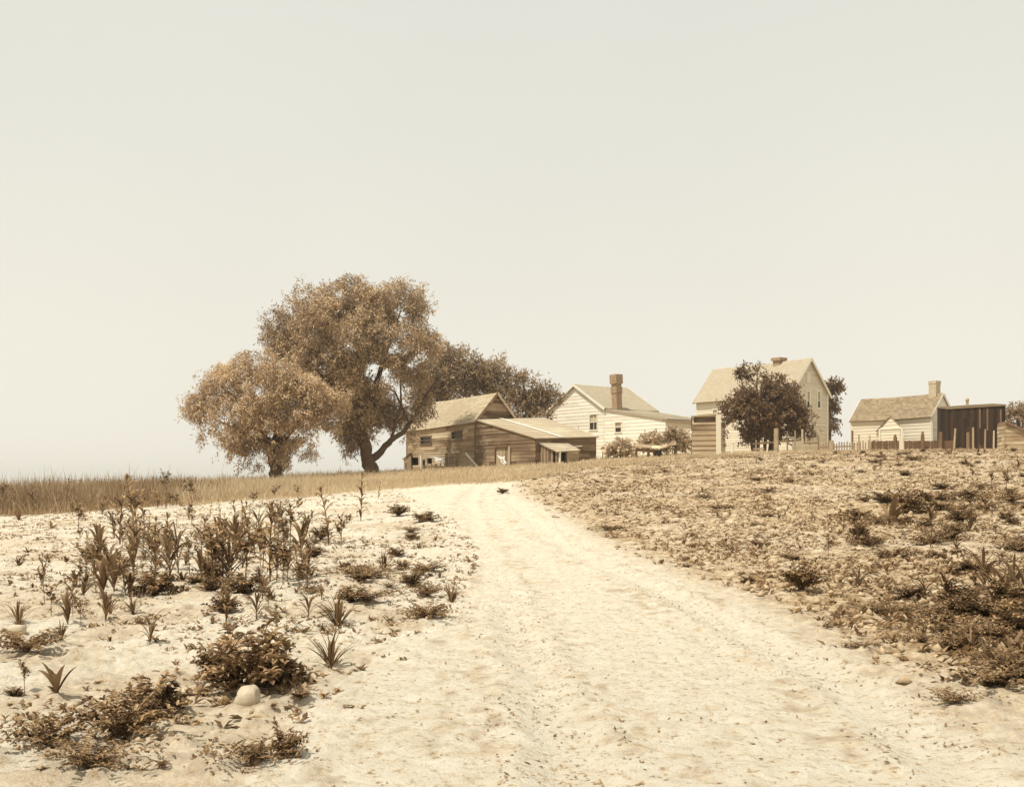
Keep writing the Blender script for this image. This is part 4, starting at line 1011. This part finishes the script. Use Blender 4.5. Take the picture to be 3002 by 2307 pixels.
def g_tuft(n=30):
    s = Leaves()
    for i in range(n):
        a = R(0, 6.28); s.ribbon((R(-.05, .05), R(-.05, .05), 0), a, R(.55, 1.45), R(.65, 1.1), R(.045, .085), R(.3, 1.2), 5, r=R(0, .6))
    for i in range(n // 3): s.ribbon((R(-.05, .05), R(-.05, .05), 0), R(0, 6.28), R(.25, .6), R(.4, .8), R(.03, .06), R(.5, 1.0), 4)
    return s
def g_broad(n=6):
    s = Leaves()
    for i in range(n): s.ribbon((0, 0, 0), R(0, 6.28), R(.75, 1.4), R(.7, 1.05), R(.16, .24), R(.2, 1.1), 6, fold=.3, r=R(0, .5))
    for i in range(3): s.ribbon((0, 0, 0), R(0, 6.28), R(.1, .4), R(.4, .6), R(.1, .14), R(.3, .6), 5)
    return s
def g_bush(n=44, spread=1.0, lw=.46):
    """compound leaves: stems arching out from the root with pairs of oval leaflets"""
    s = Leaves()
    for i in range(n):
        az = R(0, 6.28); e0 = R(.5, 1.45); l = R(.75, 1.25) * (1 if e0 > .8 else spread); cur = R(.5, 1.1)
        pts = []; p = Vector((R(-.12, .12) * spread, R(-.12, .12) * spread, 0))
        for k in range(8):
            e = e0 - cur * k / 7; pts.append(tuple(p)); p = p + Vector((math.cos(az) * math.cos(e) * spread, math.sin(az) * math.cos(e) * spread, math.sin(e))) * l / 7
        s.stem(pts, .014, .005, 4)
        r = R(0, 1)
        for k in range(2, 8):
            for sg in (-1, 1):
                for q_ in range(2 if k > 3 else 1):
                    s.ribbon(pts[k], az + sg * R(.6, 1.6), R(-.2, .7), R(.15, .26), R(.085, .14) * lw * 2, R(.4, 1.2), 3, r=min(1, max(0, r + R(-.25, .25))), fold=.25)
        s.ribbon(pts[7], az, R(-.3, .4), R(.14, .22), .12 * lw * 2, .6, 3, r=r)
    return s
def g_sprig():
    s = Leaves()
    for i in range(random.randint(5, 9)): s.ribbon((0, 0, 0), R(0, 6.28), R(.3, 1.3), R(.5, 1), R(.12, .22), R(.3, 1.3), 4)
    return s
GEN = {'stalk_plant': (g_stalk, 5), 'branchy_weed': (g_branchy, 4), 'tall_corn': (lambda: g_corn(11, .085), 4), 'corn_plant': (g_corn, 5), 'blade_tuft': (g_tuft, 4), 'broad_leaf_plant': (g_broad, 3), 'leafy_bush': (g_bush, 4), 'sprig': (g_sprig, 4),
       'low_bush': (lambda: g_bush(52, 1.7, .44), 3)}
LIB = {}
def lib(kind):
    if kind not in LIB:
        LIB[kind] = []
        f, n = GEN[kind]
        for i in range(n):
            s = f(); arr = []
            me = mk('foliage', s.v, s.f, M['crop'], None, s.r, True); d1 = me.data; bpy.data.objects.remove(me); d2 = None
            if s.sv:
                me = mk('stem', s.sv, s.sf, M['stem'], None); d2 = me.data; bpy.data.objects.remove(me)
            LIB[kind].append((d1, d2))
    return LIB[kind]
CATS = {'stalk_plant': 'weed', 'branchy_weed': 'weed', 'corn_plant': 'corn plant', 'tall_corn': 'corn plant', 'blade_tuft': 'grass tuft', 'broad_leaf_plant': 'plant', 'leafy_bush': 'leafy plant', 'low_bush': 'leafy plant', 'sprig': 'seedling'}
GL = {'stalk_plant': ('upright leafy stalk ', 'weed stalks in the left field'),
      'tall_corn': ('arching leaved corn plant ', 'corn plants in the left weed patch'),
      'branchy_weed': ('branching weed ', 'branching weeds in the left field')}
def plant(kind, loc, h, label=None, group=None, sx_=1.0, rot=None):
    d1, d2 = random.choice(lib(kind)); o = thing(kind, label, CATS[kind], loc, group, local=True)
    o.rotation_euler = (R(-.06, .06), R(-.06, .06), (R(-.6, .6) if kind == 'corn_plant' else R(0, 6.28)) if rot is None else rot); o.scale = (h * sx_, h * sx_, h)
    f = bpy.data.objects.new('foliage', d1); COL.objects.link(f); f.parent = o
    if d2: 
        f = bpy.data.objects.new('stem', d2); COL.objects.link(f); f.parent = o
    return o
def pp(kind, dx, dy, hpx, label, sx_=1.0, group=None, rot=None):
    """height given in pixels of the overview picture at the plant's own distance"""
    x, y, z = at(dx, dy); h = hpx * K / F * y
    return plant(kind, (x, y, z - 0.01), h, label, group, sx_, rot)

# foreground left
pp('leafy_bush', 528, 1472, 150, 'largest leafy bush in the foreground, behind the pale stone', .78)
pp('leafy_bush', 590, 1455, 80, 'leafy clump joined to the right side of the largest bush', .7)
pp('leafy_bush', 465, 1440, 80, 'leafy clump joined to the left side of the largest bush', .7)
pp('low_bush', 262, 1562, 92, 'dark spreading leafy plant near the lower left corner', 0.8)
pp('leafy_bush', 330, 1520, 92, 'upright leafy plant right of the dark spreading one', .8)
pp('low_bush', 105, 1592, 66, 'dark low leafy plant at the lower left edge', 0.8)
pp('low_bush', 185, 1648, 58, 'ragged leafy plant at the bottom left', 0.9)
pp('sprig', 90, 1650, 26, 'small dark seedling at the bottom left edge', 1.2)
pp('low_bush', 545, 1642, 50, 'small spreading leafy plant at the bottom, left part', .8)
pp('leafy_bush', 612, 1628, 68, 'small upright leafy plant at the bottom, right part', .6)
pp('sprig', 405, 1590, 26, 'single dark-leaved seedling on bare sand near the bottom', .7)
pp('blade_tuft', 705, 1422, 90, 'dark spiky blade tuft right of the largest bush', .85)
pp('blade_tuft', 722, 1335, 84, 'ragged blade tuft above the dark spiky tuft', .9)
pp('blade_tuft', 690, 1345, 40, 'small blade tuft left of the ragged tuft', .9)
pp('blade_tuft', 820, 1222, 52, 'leaning blade tuft left of the road', .75)
pp('blade_tuft', 965, 1292, 52, 'blade tuft at the left edge of the road', .85)
pp('low_bush', 915, 1325, 36, 'dark low leafy plant at the left edge of the road', .8)
pp('leafy_bush', 880, 1258, 34, 'small leafy plant below the leaning tuft', .9)
pp('corn_plant', 320, 1375, 74, 'young corn plant left of the largest bush', .8)
pp('broad_leaf_plant', 122, 1492, 92, 'plant with three broad pointed leaves at the left', .8)
pp('branchy_weed', 52, 1470, 76, 'thin feathery weed near the left edge', .8)
pp('blade_tuft', 40, 1330, 70, 'tall blade tuft at the left edge', .7)
pp('low_bush', 50, 1390, 52, 'dark low clump at the left edge below the tall tuft', 1.0)
pp('blade_tuft', 130, 1370, 50, 'short blade tuft right of the left edge clump', .9)
pp('sprig', 235, 1355, 30, 'seedling left of the young corn plant', .7)
pp('blade_tuft', 285, 1305, 52, 'blade tuft below the left weed patch', .8)
pp('blade_tuft', 225, 1290, 40, 'curling blade tuft at the foot of the left weed patch', .9)
pp('corn_plant', 560, 1285, 70, 'corn plant below the middle of the weed patch', 1.0)
pp('blade_tuft', 640, 1240, 60, 'dense blade tuft at the right of the weed patch', 1.0)
pp('leafy_bush', 520, 1270, 50, 'leafy plant below the middle of the weed patch', 1.0)
pp('leafy_bush', 330, 1270, 62, 'dark leafy plant in a hollow below the weed patch', .9)
pp('leafy_bush', 750, 1290, 36, 'small leafy plant above the ragged tuft', 1.1)
pp('branchy_weed', 95, 1290, 110, 'leaning dark weed at the left of the weed patch', .5)
pp('blade_tuft', 40, 1215, 30, 'small tuft far left in the field', 1)
pp('sprig', 70, 1250, 22, 'round dark seedling far left in the field', 1)
for i, (dx, dy, hp_) in enumerate(((605, 1310, 30), (480, 1310, 40), (375, 1410, 26), (400, 1385, 24), (640, 1500, 26), (665, 1515, 22), (210, 1330, 18), (180, 1315, 16), (790, 1330, 20), (110, 1130, 30), (40, 1110, 36), (165, 1170, 30),
            (845, 1190, 20), (880, 1150, 18), (770, 1250, 30), (690, 1250, 30), (300, 1330, 20), (730, 1210, 30), (860, 1215, 18), (900, 1230, 20), (610, 1345, 20), (590, 1540, 18), (140, 1250, 24), (60, 1180, 26), (30, 1480, 24))):
    pp(random.choice(['sprig', 'leafy_bush', 'sprig']), dx, dy, hp_, 'small low weed scattered over the sand of the left field', 1.0, 'small weeds on the left field')
# explicit tall stalks
pp('stalk_plant', 256, 1165, 118, 'tall dark stalk, left one of the tallest pair', 1.0)
pp('stalk_plant', 288, 1155, 130, 'tallest dark stalk, with a broad top against the far grass', 1.0)
pp('branchy_weed', 290, 1120, 72, 'bushy weed standing out against the far grass', 1.3)
pp('corn_plant', 381, 1220, 120, 'corn plant with a forked top in the weed patch', .55)
pp('stalk_plant', 702, 1165, 112, 'single tall stalk at the right end of the weed patch', 1.0)
pp('branchy_weed', 728, 1172, 78, 'branching weed beside the single tall stalk', .9)
pp('stalk_plant', 770, 1112, 95, 'stalk by the grass edge below the tallest willow', .8)
pp('stalk_plant', 808, 1066, 34, 'short stalk at the grass edge near the road', .9)
pp('branchy_weed', 620, 1160, 92, 'bushy topped weed at the upper right of the weed patch', 1.0)
pp('branchy_weed', 410, 1075, 55, 'dark weed against the far grass, middle', 1.0)
pp('branchy_weed', 350, 1068, 62, 'thin weed against the far grass', .8)
pp('branchy_weed', 540, 1082, 32, 'small dark weed at the sand edge', 1.4)
pp('branchy_weed', 587, 1068, 34, 'small weed in the grass edge left of the willows', 1.2)
pp('branchy_weed', 636, 1064, 28, 'small weed in the grass edge below the left willow', 1.2)
pp('branchy_weed', 405, 1112, 38, 'small dark weed right of the tallest pair', 1.3)
def patch(n, x0, x1, y0, y1, kinds, h0, h1, where):
    for i in range(n):
        dx, dy = R(x0, x1), R(y0, y1); kd = random.choice(kinds); lb, gp = GL[kd][0] + where, GL[kd][1]
        f = (dy - y0) / max(1, (y1 - y0))
        pp(kd, dx, dy, R(h0, h1) * (0.8 + 0.4 * f), lb, R(.8, 1.1), gp)
SK = ['stalk_plant', 'stalk_plant', 'branchy_weed', 'tall_corn']
LM, TH, GP = 'in the leftmost clump of the weed patch', 'in the thickest right clump of the weed patch', 'in the gap around the forked corn plant'
patch(17, 150, 320, 1195, 1275, SK, 45, 105, LM)
patch(16, 170, 330, 1140, 1195, SK, 40, 95, LM)
patch(26, 440, 660, 1200, 1262, SK, 50, 120, TH)
patch(22, 430, 650, 1150, 1200, SK, 45, 100, TH)
patch(12, 320, 450, 1170, 1250, SK, 45, 100, GP)
patch(9, 150, 420, 1095, 1140, SK, 26, 60, 'behind the leftmost clump of the weed patch')
patch(9, 420, 680, 1105, 1150, SK, 26, 60, 'behind the thickest right clump of the weed patch')
patch(7, 90, 260, 1262, 1330, ['branchy_weed', 'tall_corn'], 30, 70, 'in front of the leftmost clump of the weed patch')
patch(9, 380, 700, 1262, 1330, ['branchy_weed', 'tall_corn'], 28, 60, 'in front of the thickest right clump of the weed patch')
for i in range(34):
    dx, dy = random.choice([(R(140, 340), R(1170, 1290)), (R(420, 700), R(1180, 1300)), (R(320, 460), R(1190, 1290))])
    pp(random.choice(['sprig', 'blade_tuft', 'broad_leaf_plant', 'blade_tuft', 'leafy_bush']), dx, dy, R(20, 46), 'low plant filling in between the stalks of the left weed patch', R(.7, 1.0), 'low plants among the left weed stalks')
for i in range(34):
    dx = R(-20, 430); pp(random.choice(['branchy_weed', 'stalk_plant']), dx, R(1072, 1100) - dx * .03, R(36, 66) * (1 - dx * .0008), 'dark weed standing in the tall brown grass at the left', R(.9, 1.4), 'weeds in the tall brown grass')
for i in range(30):
    dx, dy = R(640, 960), R(1090, 1330)
    if float(roadness(*[np.array([q]) for q in D(dx, dy)])[0]) > .3: continue
    pp(random.choice(['leafy_bush', 'blade_tuft', 'sprig', 'low_bush']), dx, dy, R(10, 28), 'small low weed between the weed patch and the road', R(.9, 1.4), 'small weeds beside the road')

# right field, explicit plants (positions read in the lower right part)
def z5(x, y): return ((2300 + x * .3274) / K, (1350 + y * .3274) / K)
def p5(kind, x, y, top, label, sx_=1.0, rot=None): a = z5(x, y); return pp(kind, a[0], a[1], (y - top) * .3274 / K, label, sx_, None, rot)
p5('branchy_weed', 390, 880, 660, 'dark pointed bushy weed in the right field', 1.1)
p5('corn_plant', 670, 1190, 960, 'young corn plant with arching leaves in the right field', 1.0)
p5('branchy_weed', 655, 745, 430, 'dense dark upright plant in the right field', .8)
p5('leafy_bush', 660, 740, 560, 'dark leafy base beside the dense upright plant', .6)
p5('corn_plant', 1075, 720, 575, 'small corn plant above the row of seedlings', 1.0)
p5('corn_plant', 1310, 800, 610, 'thin corn seedling with upright leaves', .7)
p5('corn_plant', 1450, 715, 590, 'corn seedling right of the thin upright one', .8)
p5('corn_plant', 1550, 860, 690, 'corn seedling on the bright sand strip', .9)
p5('corn_plant', 790, 810, 690, 'corn seedling beside the dense upright plant', .9)
p5('corn_plant', 1310, 590, 370, 'dark corn plant in the right field, middle', .9)
p5('corn_plant', 1660, 620, 400, 'wide arching corn plant with dark base', 1.2)
p5('blade_tuft', 1650, 620, 520, 'dark spiky tuft under the wide corn plant', .9)
p5('broad_leaf_plant', 960, 550, 260, 'large drooping broad-leaved plant in the right field', 1.0)
p5('leafy_bush', 1080, 470, 240, 'leafy plant behind the large drooping one', .8)
p5('low_bush', 840, 580, 480, 'low plant at the left foot of the large drooping one', .8)
p5('corn_plant', 1450, 1280, 930, 'tall dark corn plant near the right edge', .7)
p5('corn_plant', 1800, 1150, 740, 'large arching corn plant at the right edge', 1.0)
p5('corn_plant', 1980, 1280, 820, 'dark corn plant cut by the right frame edge', .9)
p5('corn_plant', 1250, 1240, 960, 'corn plant left of the tall dark one', 1.0)
p5('leafy_bush', 1130, 1220, 1080, 'leafy plant left of the tall dark corn', 1.2)
p5('leafy_bush', 150, 1215, 960, 'round leafy weed at the right edge of the road', .8)
p5('low_bush', 830, 1360, 1260, 'low dark weed beside the road in the right field', 1.2)
p5('low_bush', 1050, 1330, 1250, 'low weed right of the low dark one', 1.0)
p5('low_bush', 1400, 1420, 1270, 'wide dark weed mass in front of the tall corn', 1.3)
p5('leafy_bush', 1600, 1400, 1220, 'dark leafy plant in front of the arching corn', 1.2)
p5('low_bush', 1560, 1560, 1400, 'dark tangled weed in front of the wide mass', 1.2)
p5('leafy_bush', 1850, 1420, 1230, 'leafy weed below the right edge corn', 1.2)
p5('low_bush', 1800, 1570, 1400, 'tangled dark plant near the right frame edge', 1.2)
p5('broad_leaf_plant', 1880, 1720, 1500, 'pale broad-leaved plant at the right frame edge', .9)
p5('broad_leaf_plant', 2040, 1720, 1460, 'big dark broad-leaved plant cut by the right frame edge', .9)
p5('low_bush', 1200, 1600, 1500, 'small dark weed left of the tangled ones', 1.2)
p5('low_bush', 720, 1660, 1580, 'small weed at the roadside, lower right', 1.2)
p5('low_bush', 1480, 1680, 1590, 'small weed below the tangled ones', 1.3)
p5('leafy_bush', 2000, 1900, 1750, 'leafy weed low at the right frame edge', 1.0)
p5('corn_plant', 1890, 650, 540, 'corn seedling near the right edge, above the arching corn', 1.0)
p5('corn_plant', 2020, 500, 410, 'corn seedling cut by the right frame edge', 1.2)
p5('corn_plant', 1860, 500, 350, 'thin dark corn plant far right', .8)
p5('branchy_weed', 1850, 240, 90, 'upright weed far back near the right edge', 1.2)
p5('branchy_weed', 860, 80, 10, 'small upright weed far back in the right field', 1.5)
p5('branchy_weed', 800, 130, 40, 'small pointed weed in the back of the right field', 1.0)
p5('leafy_bush', 1400, 260, 200, 'dark low weed in the middle back of the right field', 1.6)
p5('leafy_bush', 1060, 130, 80, 'round low weed in the back of the right field', 1.4)
pp('low_bush', 1305, 1133, 13, 'dark low weed at the right edge of the far road', 1.6)
pp('leafy_bush', 1073, 1053, 12, 'small dark weed at the crest of the road', 1.2)
pp('low_bush', 2120, 1460, 50, 'dark weed low on the right near the frame edge', 1.2)
pp('low_bush', 2030, 1500, 28, 'small weed beside the sand, lower right', 1.2)
pp('branchy_weed', 2148, 1050, 50, 'tall weed far right below the outbuilding', 1.0)
for i in range(34):
    k_ = random.choice(['low_bush', 'leafy_bush', 'corn_plant', 'branchy_weed', 'corn_plant', 'blade_tuft']); x, y = R(1250, 2200), R(1180, 2050)
    if x < 1250 + (y - 1180) * .55: x = R(1650, 2200)
    p5(k_, x, y, y - R(100, 260) * (.6 if k_ in ('low_bush', 'leafy_bush') else 1), 'dark weed in the tangled mass at the right frame edge', R(.9, 1.3))['group'] = 'tangled weeds at the right frame edge'
for i, (x, y, h_, k_, lb) in enumerate(((1900, 1290, 400, 'corn_plant', 'dark tall corn plant at the right frame edge, left one of three'), (2060, 1200, 420, 'corn_plant', 'dark tall corn plant at the right frame edge, middle one of three'), (2150, 1330, 470, 'corn_plant', 'dark tall corn plant at the right frame edge, right one of three'),
        (1700, 1230, 300, 'branchy_weed', 'dark branching weed among the corn at the right frame edge'), (2000, 1330, 260, 'leafy_bush', 'dark leafy bush among the corn at the right frame edge'), (2120, 1540, 300, 'leafy_bush', 'dark leafy bush cut by the right frame edge'), (1560, 1270, 240, 'leafy_bush', 'dark leafy bush right of the tall dark corn plant'))):
    p5(k_, x, y, y - h_, lb, .9)
for i in range(26):
    k_ = random.choice(['low_bush', 'leafy_bush', 'corn_plant', 'leafy_bush']); x, y = R(420, 2200), R(330, 900)
    p5(k_, x, y, y - R(50, 120), 'weed among the larger plants of the right field', R(1, 1.4))['group'] = 'weeds among the right field plants'
# countable mid-size weeds over the right field
for i in range(210):
    u = R(1450, 3100); y = random.choice([R(16, 34), R(24, 50), R(38, 62)]); x = (u - CX) / F * y
    if float(roadness(np.array([x]), np.array([y]))[0]) > 0.05 or x < np.interp(y, rrY, rrX): continue
    if y < 30 and u < 2000: continue
    dn = np.interp(u, [1450, 2300, 3000], [.4, .8, 1.2]); k_ = random.choice(['leafy_bush', 'low_bush', 'corn_plant', 'branchy_weed'])
    big_ = (.09, .24) if k_ in ('leafy_bush', 'low_bush') else (.16, .38)
    lb, gp = {'leafy_bush': ('knee-low leafy weed scattered over the right field', 'leafy weeds on the right field'), 'low_bush': ('low spreading weed scattered over the right field', 'spreading weeds on the right field'),
              'corn_plant': ('scattered corn seedling of the right field', 'corn seedlings on the right field'), 'branchy_weed': ('scattered upright weed of the right field', 'upright weeds on the right field')}[k_]
    plant(k_, (x, y, gz(x, y) - .01), R(*big_) * dn, lb, gp, R(.9, 1.4))

# uncountable small weeds, clods and litter
def scatter_xy(n, u0, u1, y0, y1, pw=1.0, seed=1):
    r = np.random.default_rng(seed); y = y0 + (y1 - y0) * r.random(n) ** pw; u = r.uniform(u0, u1, n)
    return (u - CX) / F * y, y, u, r
def weeds(n, sel, seed, name, label, mat, s0, s1, u0, u1, y0, y1, pw):
    x, y, u, r = scatter_xy(n, u0, u1, y0, y1, pw, seed); k = sel(x, y, u, r); x, y = x[k], y[k]; n = len(x); m = 7
    sz = r.uniform(s0, s1, n) * (0.6 + noise2(x * .5, y * .5, seed))
    P = np.repeat(np.stack([x, y, H(x, y)], 1), m, 0); a = r.uniform(0, 6.283, n * m); e = r.uniform(.15, 1.1, n * m)
    Dv = np.stack([np.cos(a) * np.cos(e), np.sin(a) * np.cos(e), np.sin(e)], 1); Sv = np.stack([-np.sin(a), np.cos(a), np.zeros(n * m)], 1)
    L = np.repeat(sz, m) * r.uniform(.6, 1.2, n * m); P[:, :2] += r.normal(size=(n * m, 2)) * np.repeat(sz, m)[:, None] * .25
    V_, Fc = rhombs(P, Dv, Sv, L, L * r.uniform(.2, .45, n * m), .25)
    tag(mk(name, V_, Fc, mat, None, r.random(n * m)), label, 'weeds', None, 'stuff')
def right_sel(x, y, u, r):
    d = x - np.interp(y, rrY, rrX); return (roadness(x, y) < .3 + .4 * r.random(len(x))) & (d > -.3) & (r.random(len(x)) < np.clip(.2 + d / (0.9 + y * .04), 0, 1)) & (noise2(x * .8, y * .8, 77) + r.random(len(x)) * .6 > .58)
def left_sel(x, y, u, r):
    return (roadness(x, y) < .4) & (x < np.interp(y, rlY, rlX) + .3) & (noise2(x * .7, y * .7, 78) + r.random(len(x)) * .5 > .72)
weeds(24000, right_sel, 91, 'small_weeds', 'small dark weeds strewn over the right field', M['weed'], .03, .13, 1400, 3300, 8, 68, .8)
weeds(11000, left_sel, 92, 'small_weeds', 'small weeds strewn over the sandy left field', M['weed'], .02, .10, -400, 1400, 6, 50, .8)
def clods(n, sel, seed, name, label, mat, s0, s1, u0, u1, y0, y1, pw):
    x, y, u, r = scatter_xy(n, u0, u1, y0, y1, pw, seed); k = sel(x, y, u, r); x, y = x[k], y[k]; n = len(x)
    sz = s0 + (s1 - s0) * r.random(n) ** 2.5
    o = np.array([[1, 0, 0], [0, 1, 0], [-1, 0, 0], [0, -1, 0], [0, 0, .8], [0, 0, -.6]]); Vv = o[None] * r.uniform(.6, 1.3, (n, 6, 1)) + r.normal(size=(n, 6, 3)) * .15
    a = r.uniform(0, 6.283, n); c, s = np.cos(a), np.sin(a); X_ = Vv[..., 0] * c[:, None] - Vv[..., 1] * s[:, None]; Y_ = Vv[..., 0] * s[:, None] + Vv[..., 1] * c[:, None]
    Vv = np.stack([X_, Y_, Vv[..., 2]], -1) * sz[:, None, None] + np.stack([x, y, H(x, y) + sz * .2], 1)[:, None, :]
    f = np.array([[0, 1, 4], [1, 2, 4], [2, 3, 4], [3, 0, 4], [1, 0, 5], [2, 1, 5], [3, 2, 5], [0, 3, 5]])
    Fc = (np.arange(n)[:, None, None] * 6 + f[None]).reshape(-1, 3)
    tag(mk(name, Vv.reshape(-1, 3), Fc, mat, None, np.repeat(r.random(n), 8), True), label, 'clods', None, 'stuff')
clods(34000, right_sel, 95, 'earth_clods', 'crumbled earth clods over the tilled right field', M['clod'], .01, .075, 1400, 3300, 8, 66, .85)
clods(8000, left_sel, 96, 'earth_clods', 'small earth clods over the sandy left field', M['clod'], .008, .035, -400, 1400, 6, 48, .85)
def road_sel(x, y, u, r):
    d = rutdist(x, y); return (roadness(x, y) > .3) & ((r.random(len(x)) < .13) | ((d < .45) & (noise2(x * 2, y * 2, 44) > .45)))
def litter(n, seed):
    x, y, u, r = scatter_xy(n, 700, 3000, 5.4, 40, 1.1, seed); k = road_sel(x, y, u, r); x, y = x[k], y[k]; n = len(x); a = r.uniform(0, 6.283, n)
    P = np.stack([x, y, H(x, y) + .006], 1); Dv = unit(np.stack([np.cos(a), np.sin(a), r.uniform(-.05, .35, n)], 1)); Sv = unit(np.stack([-np.sin(a), np.cos(a), r.uniform(-.4, .4, n)], 1))
    L = r.uniform(.010, .05, n); V_, Fc = rhombs(P, Dv, Sv, L, L * .4, -.1)
    tag(mk('dry_litter', V_, Fc, M['debris'], None, r.random(n)), 'dark crumbs of dry leaves and straw on the sandy road', 'litter', None, 'stuff')
litter(16000, 97)
clods(9000, road_sel, 98, 'road_pebbles', 'loose crumbs of earth along the wheel ruts of the road', M['clod'], .004, .018, 700, 3000, 5.4, 40, 1.0)

# ------------------------------------------------------------ stones
def rock(label, dx, dy, w, d_, h, seed):
    x, y, z = at(dx, dy); r = np.random.default_rng(seed); mb = MB(); n, m = 14, 8; vs = []
    for j in range(m + 1):
        for i in range(n):
            t = 6.283 * i / n; ph = math.pi * j / m - math.pi / 2; v = Vector((math.cos(t) * math.cos(ph), math.sin(t) * math.cos(ph), math.sin(ph)))
            k = 1 + .22 * float(noise3(np.array([[v.x + 5, v.y + 5, v.z + 5]]), 1.7, seed)[0] - .5) * 2 
            sg = lambda q, p: math.copysign(abs(q) ** p, q)
            vs.append((x + sg(v.x, .75) * w / 2 * k, y + sg(v.y, .75) * d_ / 2 * k, z + h * .3 + sg(v.z, .7) * h * .62 * k + .12 * h * v.x))
    fs = [(j * n + i, j * n + (i + 1) % n, (j + 1) * n + (i + 1) % n, (j + 1) * n + i) for j in range(m) for i in range(n)]
    tag(mk('stone', vs, fs, M['stone'], None, None, True), label, 'stone')
rock('pale angular stone in front of the largest bush', 527, 1503, .20, .16, .14, 3)
rock('pale round stone at the left edge beside the tall blade tuft', 32, 1352, .24, .18, .14, 5)
rock('small pale stone half hidden behind the upright leafy plant', 305, 1520, .16, .12, .10, 8)
for o in bpy.data.objects:
    if '_local' in o: del o['_local']

# ------------------------------------------------------------ air
hm = bpy.data.materials.new("thin_haze"); hm.use_nodes = True; ht = hm.node_tree; ht.nodes.clear()
ho = ht.nodes.new("ShaderNodeOutputMaterial"); hv = ht.nodes.new("ShaderNodeVolumePrincipled")
hv.inputs["Color"].default_value = (0.99, 0.96, 0.89, 1); hv.inputs["Density"].default_value = 0.00042; hv.inputs["Anisotropy"].default_value = 0.25
ht.links.new(hv.outputs[0], ho.inputs["Volume"])
q = [(x_, y_, z_) for z_ in (-9, 17.5) for x_, y_ in ((-1450, -450), (1450, -450), (1450, 1600), (-1450, 1600))]
hz = mk("haze", q, [(0, 3, 2, 1), (4, 5, 6, 7), (0, 1, 5, 4), (1, 2, 6, 5), (2, 3, 7, 6), (3, 0, 4, 7)], hm); hz['kind'] = 'stuff'
